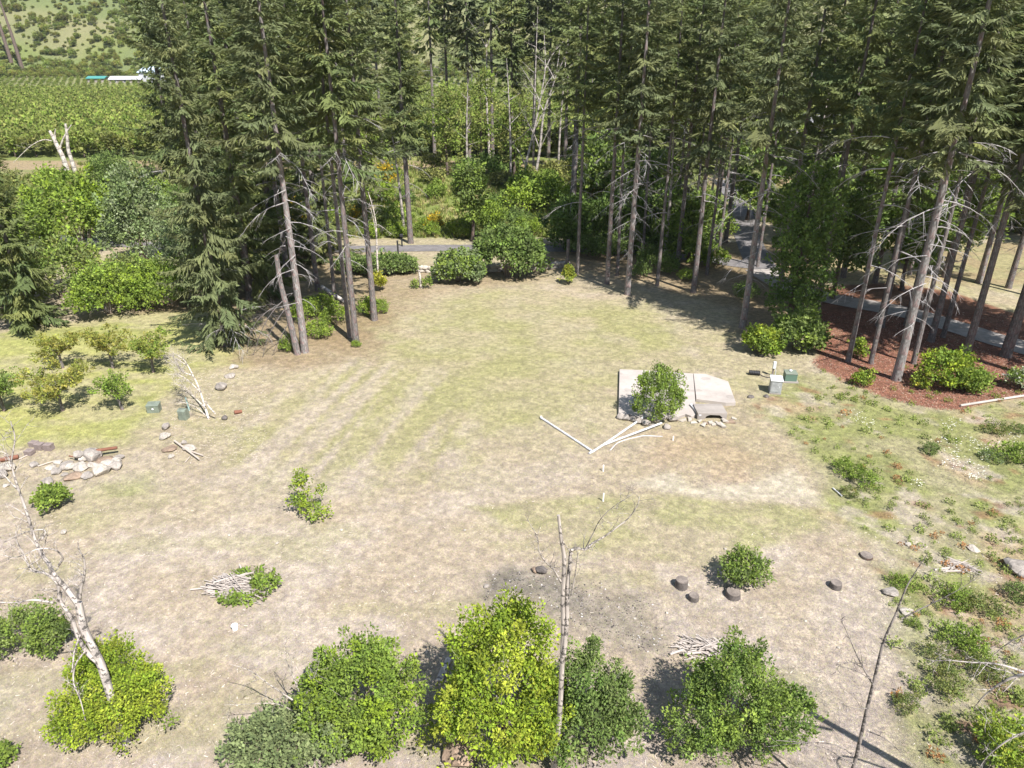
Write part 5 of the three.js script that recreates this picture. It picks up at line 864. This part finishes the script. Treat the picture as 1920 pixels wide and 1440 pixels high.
// ------------------------------------------------------------------ utility boxes
{
  const p = P(1452, 735), o = thing('utility_cabinet', 'light grey steel utility cabinet with flat overhanging lid', 'utility cabinet', p, -0.22);
  part(o, 'base', new RoundedBoxGeometry(0.74, 0.1, 0.74, 1, 0.01).translate(0, 0.03, 0), M.concreteGrey);
  part(o, 'body', new RoundedBoxGeometry(0.7, 0.86, 0.7, 2, 0.02).translate(0, 0.5, 0), M.greyPaint);
  part(o, 'lid', new RoundedBoxGeometry(0.78, 0.08, 0.8, 2, 0.02).rotateX(0.08).translate(0, 0.97, 0), M.greyLid);
  part(o, 'door', new RoundedBoxGeometry(0.6, 0.7, 0.02, 1, 0.006).translate(0, 0.5, 0.355), M.greyPaint);
  part(o, 'latch', new RoundedBoxGeometry(0.04, 0.12, 0.03, 1, 0.008).translate(0.2, 0.52, 0.372), M.greyLid);
  const q = P(1448, 704), m = thing('meter_post', 'slim grey meter post with conduit behind the light grey cabinet', 'meter post', q);
  part(m, 'post', new THREE.BoxGeometry(0.09, 1.1, 0.09).translate(0, 0.5, 0), M.barkGrey); part(m, 'meter_box', new RoundedBoxGeometry(0.2, 0.5, 0.14, 1, 0.02).translate(0, 0.82, 0.1), M.greyLid); part(m, 'conduit', tube([V(0.15, -0.05, 0.1), V(0.15, 0.4, 0.1), V(0.06, 0.62, 0.1)], [0.025, 0.025, 0.025], 7), M.greyLid);
  const t = thing('transformer_box', 'dark green transformer box on a small concrete pad beside the grey cabinet', 'transformer', P(1480, 714), -0.1);
  part(t, 'pad', new RoundedBoxGeometry(1.0, 0.12, 0.85, 1, 0.015).translate(0, 0.03, 0), M.concreteGrey); part(t, 'body', new RoundedBoxGeometry(0.78, 0.52, 0.6, 2, 0.02).translate(0, 0.35, 0), M.greenPaint); part(t, 'lid', new RoundedBoxGeometry(0.8, 0.07, 0.64, 2, 0.02).rotateX(0.1).translate(0, 0.635, 0), M.greenPale); part(t, 'vent_cap', new THREE.SphereGeometry(0.1, 12, 8).scale(1, 0.7, 1).translate(0, 0.72, -0.1), M.white);
  const c = thing('corrugated_pipe', 'short black corrugated pipe with a trailing cable beside the grey cabinet', 'pipe', P(1414, 703));
  part(c, 'tube', tube([V(-0.35, 0.16, -0.1), V(0.35, 0.16, 0.08)], [0.15, 0.15], 14), M.black); for (let k = 0; k < 7; k++) part(c, 'rib', new THREE.TorusGeometry(0.16, 0.022, 6, 16).rotateY(Math.PI / 2 - 0.25).translate(-0.32 + k * 0.108, 0.165, -0.09 + k * 0.028), M.black);
  part(c, 'cable', tube([V(0.3, 0.12, 0.06), V(0.5, 0.03, 0.25), V(0.75, 0.03, 0.5), V(1.1, 0.03, 0.55)], [0.03, 0.03, 0.03, 0.03], 6), M.black);
  const g1 = thing('transformer_box', 'pale green low utility box with white sticker beside the young fruit tree', 'transformer', P(290, 771), 0.12);
  part(g1, 'body', new RoundedBoxGeometry(0.72, 0.5, 0.55, 2, 0.03).translate(0, 0.24, 0), M.greenPale); part(g1, 'lid', new RoundedBoxGeometry(0.75, 0.06, 0.59, 2, 0.02).rotateX(0.08).translate(0, 0.5, 0), M.greenPale); part(g1, 'sticker', new THREE.CircleGeometry(0.06, 14).translate(0.02, 0.28, 0.279), M.white); part(g1, 'lid_seam', new THREE.BoxGeometry(0.7, 0.015, 0.02).translate(0, 0.45, 0.276), M.greenPaint);
  const g2 = thing('utility_pedestal', 'grey green utility pedestal with domed top under the toppled birch', 'utility pedestal', P(346, 785), -0.15);
  part(g2, 'body', new RoundedBoxGeometry(0.5, 0.6, 0.45, 2, 0.04).translate(0, 0.28, 0), M.greenPale); part(g2, 'cap', new THREE.CylinderGeometry(0.225, 0.225, 0.5, 14, 1, false, 0, Math.PI).rotateZ(Math.PI / 2).rotateX(Math.PI / 2 * 0).scale(1, 0.5, 1).translate(0, 0.56, 0), M.greenPale);
  const m2 = thing('marker_post', 'faded teal marker post leaning behind the green pedestal', 'marker post', P(355, 770)); part(m2, 'post', tube([V(0, -0.1, 0), V(-0.05, 0.4, -0.05), V(-0.12, 0.85, -0.1)], [0.05, 0.05, 0.05], 8), mat(lin(0.33, 0.46, 0.43)));
}
// paver piles
{
  const r = RNG(55), g = new RoundedBoxGeometry(0.44, 0.09, 0.36, 1, 0.012);
  for (const [x, y, n] of [[65, 836, 3], [76, 842, 4], [93, 843, 4], [57, 852, 3]]) { const p = P(x, y); for (let k = 0; k < n; k++) { const b = solo('paver_block', g, M.paver, 'brown concrete paver in the stacks behind the boulder heap', 'paver', V(p.x + (r() - 0.5) * 0.04, p.y + 0.04 + k * 0.094, p.z), 'stacked brown pavers'); b.rotation.y = -0.12 + (r() - 0.5) * 0.06; } }
}
// brush piles
function brush(px, py, W, D, Ht, n, label, big, green, seed) {
  const o = thing('brush_pile', label, 'brush pile', P(px, py)), r = RNG(seed), gs = [];
  const stick = (L, rr) => { const a = r() * 6.283, q = Math.sqrt(r()), x = Math.cos(a) * W * q * 0.8, z = Math.sin(a) * D * q * 0.8, y = Ht * (1 - q * q) * (0.3 + 0.7 * r()) + 0.03, th = (r() - 0.5) * 1.5 + 0.25, d = V(Math.cos(th) * L / 2, (r() - 0.5) * 0.25 * L * 0.5, Math.sin(th) * L / 2), c = V(x, y, z), e0 = c.clone().sub(d), e1 = c.clone().add(d); e0.y = Math.max(0.02, e0.y); e1.y = Math.max(0.02, e1.y); return tube([e0, c.add(V(0, 0.03 * r(), 0)), e1], [rr, rr * 0.8, rr * 0.45], 5); };
  for (let k = 0; k < n; k++) gs.push(stick(0.5 + 0.8 * r(), 0.01 + 0.014 * r()));
  part(o, 'sticks', mergeGeometries(gs), M.stick).userData = { kind: 'stuff' };
  for (let k = 0; k < big; k++) part(o, 'branch', stick(1.0 + 0.9 * r(), 0.03 + 0.035 * r()), M.stick);
  if (green) part(o, 'weeds', foliage(seed + 1, green, { clumps: 90, per: 18, rc: 0.16, leaf: 0.13, pal: PAL.green, low: -0.2 }), M.leaf);
}
brush(452, 1105, 1.5, 0.85, 0.5, 330, 'oval brush pile of bleached sticks with weeds growing through it', 16, [{ c: [1.0, 0.25, 0], r: [0.5, 0.35, 0.45] }, { c: [0.1, 0.1, 0.7], r: [1.0, 0.15, 0.25] }, { c: [0.3, 0.1, -0.75], r: [0.8, 0.15, 0.2] }], 801);
brush(1330, 1222, 1.15, 0.6, 0.4, 120, 'pile of cut branches and logs behind the dark green shrub', 15, null, 802);
brush(1800, 1064, 0.55, 0.45, 0.12, 60, 'low heap of ashes and charred sticks on the weedy slope', 3, null, 803);

// ------------------------------------------------------------------ road side, walls, far buildings
{
  const a = thing('road_post', 'black post standing on the near verge of the road', 'post', P(747, 481)); part(a, 'post', new THREE.CylinderGeometry(0.09, 0.1, 1.7, 10).translate(0, 0.8, 0), M.black); part(a, 'cap', new THREE.SphereGeometry(0.11, 10, 6).translate(0, 1.67, 0), M.black);
  const b = thing('road_post', 'black post with a box on the far verge of the road', 'post', P(754, 462)); part(b, 'post', new THREE.CylinderGeometry(0.08, 0.09, 1.2, 10).translate(0, 0.55, 0), M.black); part(b, 'box', new RoundedBoxGeometry(0.35, 0.3, 0.45, 1, 0.04).translate(0, 1.25, 0), M.black);
  // low retaining wall of cut stones
  const w = thing('stone_wall', 'low pale retaining wall of stones below the road', 'wall', V(0, 0, 0)), r = RNG(12), blk = [0, 1, 2].map((k) => rockGeo(900 + k, 0.9, 1, 0.2));
  let p0 = P(775, 509), p1 = P(835, 512), p2 = P(1000, 506), p3 = P(1062, 502);
  const c = new THREE.CatmullRomCurve3([p0, p1, p2, p3]), n = 30; w.position.copy(p0);
  for (let k = 0; k <= n; k++) for (let row = 0; row < 2; row++) { const p = c.getPointAt(clamp((k + (row ? 0.5 : 0)) / (n + 0.5))), s = part(w, 'stone', blk[Math.floor(r() * 3)], r() < 0.6 ? M.rockPale : M.rock); s.position.set(p.x - p0.x, H(p.x, p.z) - p0.y + 0.16 + row * 0.34, p.z - p0.z); s.scale.set(0.85, 0.5, 0.6); s.rotation.y = (r() - 0.5) * 0.5; }
}
function house(name, label, px, py, w, d, h, rise, wallM, roofM, turn, wins = 0, py2) {
  const p = P(px, py), o = thing(name, label, 'building', p, turn);
  part(o, 'wall', new THREE.BoxGeometry(w, h + 1.5, d).translate(0, h / 2 - 0.75, 0), wallM);
  const s = new THREE.Shape(); s.moveTo(-d / 2 - 0.5, 0); s.lineTo(0, rise); s.lineTo(d / 2 + 0.5, 0); s.lineTo(d / 2 + 0.5, 0.25); s.lineTo(0, rise + 0.3); s.lineTo(-d / 2 - 0.5, 0.25);
  part(o, 'roof', new THREE.ExtrudeGeometry(s, { depth: w + 1, bevelEnabled: false }).translate(0, 0, -(w + 1) / 2).rotateY(Math.PI / 2).translate(0, h, 0), roofM);
  const gb = new THREE.Shape(); gb.moveTo(-d / 2, 0); gb.lineTo(0, rise); gb.lineTo(d / 2, 0); for (const sx of [-1, 1]) part(o, 'gable', new THREE.ExtrudeGeometry(gb, { depth: 0.1, bevelEnabled: false }).rotateY(Math.PI / 2).translate(sx * (w / 2 - 0.06) - 0.05, h, 0), wallM);
  for (let k = 0; k < wins; k++) { const x = (k + 0.5) / wins * w - w / 2, f = part(o, 'window', new THREE.BoxGeometry(1.5, 1.3, 0.1).translate(x, h * 0.55, d / 2 + 0.03), M.white); part(f, 'pane', new THREE.BoxGeometry(1.3, 1.1, 0.06).translate(x, h * 0.55, d / 2 + 0.07), M.window); }
  return o;
}
house('farm_shed', 'far open shed with teal metal roof at the orchard end', 185, 153, 8, 6, 1.4, 0.9, M.concreteGrey, M.teal, 0.1, 0);
house('farm_building', 'far long white building beyond the orchard', 240, 154, 15, 6, 1.2, 1.3, M.concreteGrey, M.shedWall, 0.05, 3);
house('farm_building', 'far barn with pale blue metal roof partly behind a dark fir', 300, 152, 14, 12, 4, 2.4, M.shedWall, M.blueRoof, -0.2, 2);
house('wood_house', 'grey roofed house glimpsed between the fir crowns', 1562, 268, 15, 10, 3.4, 2.4, M.concreteGrey, M.greyRoof, 0.2, 3);

// ------------------------------------------------------------------ orchard and hillside
function blob(seed, n, leaf, pal, ry) { return foliage(seed, [{ c: [0, ry, 0], r: [1.9, ry, 1.9] }], { clumps: n, per: 16, rc: 0.6, leaf, pal, low: -0.2, shell: 0.6 }); }
const orchGeo = blob(951, 46, 0.5, PAL.green.concat(PAL.olive), 1.7), orchGeo2 = blob(952, 46, 0.5, PAL.olive.concat(PAL.green), 1.6);
function scatter(name, geo, m, list, tintFn) {
  const I = new THREE.InstancedMesh(geo, m, list.length), o = new THREE.Object3D(); I.name = name; I.castShadow = I.receiveShadow = true;
  list.forEach((e, i) => { o.position.set(e[0], e[1], e[2]); o.rotation.set(e[5] || 0, e[4], e[6] || 0); const s = e[3]; Array.isArray(s) ? o.scale.set(...s) : o.scale.setScalar(s); o.updateMatrix(); I.setMatrixAt(i, o.matrix); if (tintFn) I.setColorAt(i, tintFn(e, i)); });
  I.userData = { kind: 'stuff' }; scene.add(I); return I;
}
{
  const r = RNG(321), A = [], B = [], near = [];
  for (let z = -137; z > -332; z -= 4.6) for (let x = -290; x < 150; x += 4.4) { if (Math.abs(x) > -z * 0.85 + 8) continue; const X = x + (r() - 0.5) * 1.2, ZZ = z + (r() - 0.5) * 1.2, e = [X, H(X, ZZ) - 0.1, ZZ, 1.05 + 0.4 * r(), r() * 6.28]; if (z > -138 && x > -110 && x < 70) near.push(e); else (r() < 0.5 ? A : B).push(e); }
  const I1 = scatter('orchard_trees', orchGeo, M.leaf, A, () => { const k = 0.85 + 0.3 * r(); return lin(k, k, k); }), I2 = scatter('orchard_trees_001', orchGeo2, M.leaf, B, () => { const k = 0.85 + 0.3 * r(); return lin(k, k, k); });
  for (const I of [I1, I2]) Object.assign(I.userData, { label: 'wide orchard of low round green trees beyond the lane', category: 'orchard' });
  const og = new THREE.Group(); part(og, 'crown', orchGeo, M.leaf); part(og, 'trunk', tube([V(0, -0.3, 0), V(0, 1.6, 0)], [0.14, 0.1], 6), M.barkBrown);
  near.forEach((e) => copyOf(og, 'orchard_tree', 'low round orchard tree in the front row along the dirt lane', 'orchard tree', V(e[0], e[1], e[2]), e[4], e[3], 'front row of the orchard'));
  const young = [];
  for (let z = -335; z > -405; z -= 7) for (let x = -300; x < 60; x += 3.5) { if (x > -165 && x < -110 && z < -350) continue; young.push([x, H(x, z), z, 0.35 + 0.2 * r(), r() * 6]); }
  Object.assign(scatter('young_orchard_rows', orchGeo2, M.leaf, young).userData, { label: 'rows of young low orchard bushes on pale bare soil', category: 'orchard' });
  const hs = [];
  for (let k = 0; k < 22000; k++) { const z = -405 - Math.pow(r(), 1.3) * 420, x = (r() - 0.5) * (-z) * 1.7; if (fbm(x * 0.02 + 4, z * 0.03, 3) < 0.38 && r() < 0.5) continue; const s = 0.35 + 1.5 * r() * r() * r(); hs.push([x, H(x, z) - 0.2, z, [s, s * (0.8 + 0.6 * r()), s], r() * 6.28]); }
  Object.assign(scatter('hillside_scrub', orchGeo, M.leaf, hs, () => { const k = 0.6 + 0.6 * r(); return lin(k * (0.9 + 0.3 * r()), k, k); }).userData, { label: 'scattered green scrub covering the far hillside', category: 'scrub' });
}
console.log('orchard');

// ------------------------------------------------------------------ grass, weeds, flowers, litter
{
  const r = RNG(654), S = new Soup();
  for (let k = 0; k < 9; k++) { const a = r() * 6.28, l = 0.06 + 0.07 * r(), b = V((r() - 0.5) * 0.16, 0, (r() - 0.5) * 0.16), s = V(-Math.sin(a), 0, Math.cos(a)).multiplyScalar(0.006 + 0.004 * r()), t = b.clone().add(V(Math.cos(a) * l * 0.8, l * 0.55, Math.sin(a) * l * 0.8)); const k2 = 0.85 + 0.35 * r(); S.tri(b.clone().sub(s), b.clone().add(s), t, [k2, k2, k2 * 0.97]); }
  const tuftG = S.geo(), list = [], cols = [];
  for (let k = 0; k < 150000; k++) {
    const py = 545 + 900 * Math.pow(r(), 0.72), px = -30 + 1980 * r(), u = (px - 960) / F, v = (720 - py) / F, c = Math.cos(PITCH), s = Math.sin(PITCH), t = CAMH / (s - v * c), x = u * t, z = -(c + v * s) * t;
    if (zone('mulch', x, z, 0.2) > 0.2 || zone('gravel', x, z, 0.3) > 0.5) continue; if (zone('burn', x, z, 0.9) > 0.4 && r() < 0.75) continue;
    const gc = groundColor(x, z), k2 = turf.mean * (0.88 + 0.3 * r()); list.push([x, H(x, z) - 0.004, z, 0.4 + 0.6 * r() * r() + (z < -30 ? 0.25 : 0), r() * 6.28]); cols.push(lin(gc[0] * k2, gc[1] * k2, gc[2] * k2));
  }
  Object.assign(scatter('meadow_grass', tuftG, new THREE.MeshStandardMaterial({ color: 0xffffff, vertexColors: true, roughness: 1, side: THREE.DoubleSide }), list, (e, i) => cols[i]).userData, { label: 'short dry meadow grass covering the clearing', category: 'grass' });
  // leafy weeds
  const W1 = foliage(991, [{ c: [0, 0.12, 0], r: [0.22, 0.16, 0.22] }], { clumps: 9, per: 12, rc: 0.09, leaf: 0.09, pal: [[1, 1, 0.9], [0.85, 0.9, 0.8]], low: 0 }), wl = [], wc = [];
  for (let k = 0; k < 1200; k++) {
    const a = r(); let px, py; if (a < 0.72) { px = 1480 + 440 * r(); py = 740 + 690 * r(); } else { px = 1560 + 360 * r(); py = 690 + 60 * r(); }
    const p = P(px, py); if (zone('weeds', p.x, p.z, 1.3) < 0.4) continue; if (fbm(p.x * 0.5 + 3, p.z * 0.5, 3) < 0.46) continue; wl.push([p.x, p.y, p.z, 0.35 + 0.8 * r() * r(), r() * 6]); const k2 = 0.7 + 0.6 * r(), y = r(); wc.push(y < 0.12 ? lin(0.42 * k2, 0.22 * k2, 0.10 * k2) : lin(0.29 * k2, 0.34 * k2, 0.10 * k2));
  }
  for (let k = 0; k < 40; k++) { const p = P(1540 + 380 * r(), 690 + 70 * r()); wl.push([p.x, p.y, p.z, 0.3 + 0.6 * r(), r() * 6]); wc.push(lin(0.25, 0.3, 0.06)); }
  Object.assign(scatter('low_weeds', W1, M.leaf, wl, (e, i) => wc[i]).userData, { label: 'low leafy weeds over the rough ground by the mulch bed', category: 'weeds' });
  // daisies
  const D = new Soup(); for (let k = 0; k < 8; k++) { const a = k / 8 * 6.283; D.tri(V(0, 0.2, 0), V(Math.cos(a) * 0.035, 0.21, Math.sin(a) * 0.035), V(Math.cos(a + 0.6) * 0.035, 0.21, Math.sin(a + 0.6) * 0.035), [0.82, 0.82, 0.78]); } D.quad(V(-0.005, 0, 0), V(0.005, 0, 0), V(0.004, 0.2, 0), V(-0.004, 0.2, 0), [0.15, 0.2, 0.05]); D.tri(V(0.014, 0.215, 0), V(-0.01, 0.215, 0.012), V(-0.01, 0.215, -0.012), [0.7, 0.45, 0.03]);
  const dl = [], spots = [[1770, 832, 14], [1785, 850, 12], [1830, 890, 14], [1822, 830, 14], [1850, 860, 10], [1775, 875, 16], [1825, 900, 8], [1780, 800, 14], [1720, 910, 10], [1840, 845, 14], [1800, 870, 20], [1900, 830, 20], [1600, 785, 14], [1640, 800, 14]];
  for (let k = 0; k < 360; k++) { const s = pick(r, spots), p = P(s[0] + (r() + r() - 1) * s[2] * 2, s[1] + (r() + r() - 1) * s[2]); dl.push([p.x, p.y, p.z, 0.5 + 0.6 * r(), r() * 6]); }
  Object.assign(scatter('white_daisies', D.geo(), new THREE.MeshStandardMaterial({ color: 0xffffff, vertexColors: true, side: THREE.DoubleSide }), dl).userData, { label: 'patches of white daisies in the weedy ground', category: 'flowers' });
  // wood chips and twig litter on the foreground
  const L = new THREE.BoxGeometry(0.11, 0.01, 0.016), ll = [], lc = [];
  for (let k = 0; k < 5200; k++) { const py = 940 + 500 * r(), px = -20 + 1960 * r(), p = P(px, py); if (fbm(p.x * 0.4 + 80, p.z * 0.4, 3) < 0.42 + 0.16 * r()) continue; ll.push([p.x, p.y + 0.01, p.z, [0.4 + 1.4 * r() * r(), 1, 0.7 + 0.8 * r()], r() * 6.28, 0, (r() - 0.5) * 0.15]); const y = r(), k2 = 0.8 + 0.4 * r(); lc.push(y < 0.6 ? lin(0.55 * k2, 0.48 * k2, 0.40 * k2) : lin(0.30 * k2, 0.23 * k2, 0.18 * k2)); }
  for (let k = 0; k < 900; k++) { const p = P(320 + 180 * r(), 690 + 180 * r()); ll.push([p.x, p.y + 0.01, p.z, [0.4 + r(), 1, 0.9], r() * 6.28]); const k2 = 0.8 + 0.4 * r(); lc.push(lin(0.55 * k2, 0.48 * k2, 0.41 * k2)); }
  Object.assign(scatter('wood_litter', L, mat(0xffffff), ll, (e, i) => lc[i]).userData, { label: 'wood chips and twig litter strewn on the bare straw', category: 'litter' });
  const ch = [], cc = [];
  for (let k = 0; k < 2600; k++) { const p = P(870 + 380 * r(), 1060 + 165 * r()); if (zone('burn', p.x, p.z, 0.9) < 0.3 + 0.5 * r()) continue; const s = 0.3 + r() * r() * 1.2; ch.push([p.x, p.y + 0.008, p.z, [s * 0.5, s * 1.4, s * 2], r() * 6.28]); const k2 = 0.6 + 0.8 * r(); cc.push(r() < 0.75 ? lin(0.05 * k2, 0.045 * k2, 0.045 * k2) : lin(0.45 * k2, 0.42 * k2, 0.40 * k2)); }
  Object.assign(scatter('charcoal_litter', L, mat(0xffffff), ch, (e, i) => cc[i]).userData, { label: 'charcoal bits and ash strewn over the burnt patch', category: 'charcoal' });
  const mc = [], ml = [];
  for (let k = 0; k < 26000; k++) { const p = P(1500 + 430 * r(), 585 + 185 * r()); if (zone('mulch', p.x, p.z, 0.6) < 0.25 + 0.4 * r()) continue; ml.push([p.x, p.y + 0.012, p.z, [0.5 + 0.9 * r(), 1.5, 1 + 1.5 * r()], r() * 6.28, (r() - 0.5) * 0.6, (r() - 0.5) * 0.6]); const k2 = 0.6 + 0.8 * r(); mc.push(r() < 0.88 ? lin(0.25 * k2, 0.11 * k2, 0.074 * k2) : lin(0.36 * k2, 0.27 * k2, 0.2 * k2)); }
  Object.assign(scatter('mulch_chips', L, mat(0xffffff), ml, (e, i) => mc[i]).userData, { label: 'reddish bark chips covering the mulch bed', category: 'mulch' });
  // tall grass and ferns on the bank
  const B = new Soup(); for (let k = 0; k < 14; k++) { const a = r() * 6.28, l = 0.5 + 0.5 * r(), b = V((r() - 0.5) * 0.4, 0, (r() - 0.5) * 0.4), s = V(-Math.sin(a), 0, Math.cos(a)).multiplyScalar(0.045), t = b.clone().add(V(Math.cos(a) * l * 0.6, l * 0.8, Math.sin(a) * l * 0.6)); const k2 = 0.75 + 0.5 * r(); B.tri(b.clone().sub(s), b.clone().add(s), t, [k2, k2, k2]); }
  const bl = [], bc = [];
  for (let k = 0; k < 16000; k++) { const x = -75 + r() * 150, z = -84 - r() * 46; if (x > 16 && z > -92) continue; if (Math.abs(x - (26.5 + (-z - 76) * 0.2)) < 2.6) continue; if (z < -118 && r() < 0.75) continue; bl.push([x, H(x, z) - 0.02, z, 0.6 + 0.8 * r(), r() * 6.28]); const k2 = 0.7 + 0.6 * r(); bc.push(r() < 0.75 ? lin(0.20 * k2, 0.25 * k2, 0.05 * k2) : lin(0.34 * k2, 0.30 * k2, 0.12 * k2)); }
  Object.assign(scatter('bank_grass', B.geo(), M.leaf, bl, (e, i) => bc[i]).userData, { label: 'tall rank grass on the bank behind the road', category: 'grass' });
}
{ let T = 0; scene.traverse((o) => { if (o.isMesh && !o.isInstancedMesh) T += (o.geometry.index ? o.geometry.index.count : o.geometry.attributes.position.count) / 3; }); console.log('triangles', T); }
renderer.render(scene, camera);
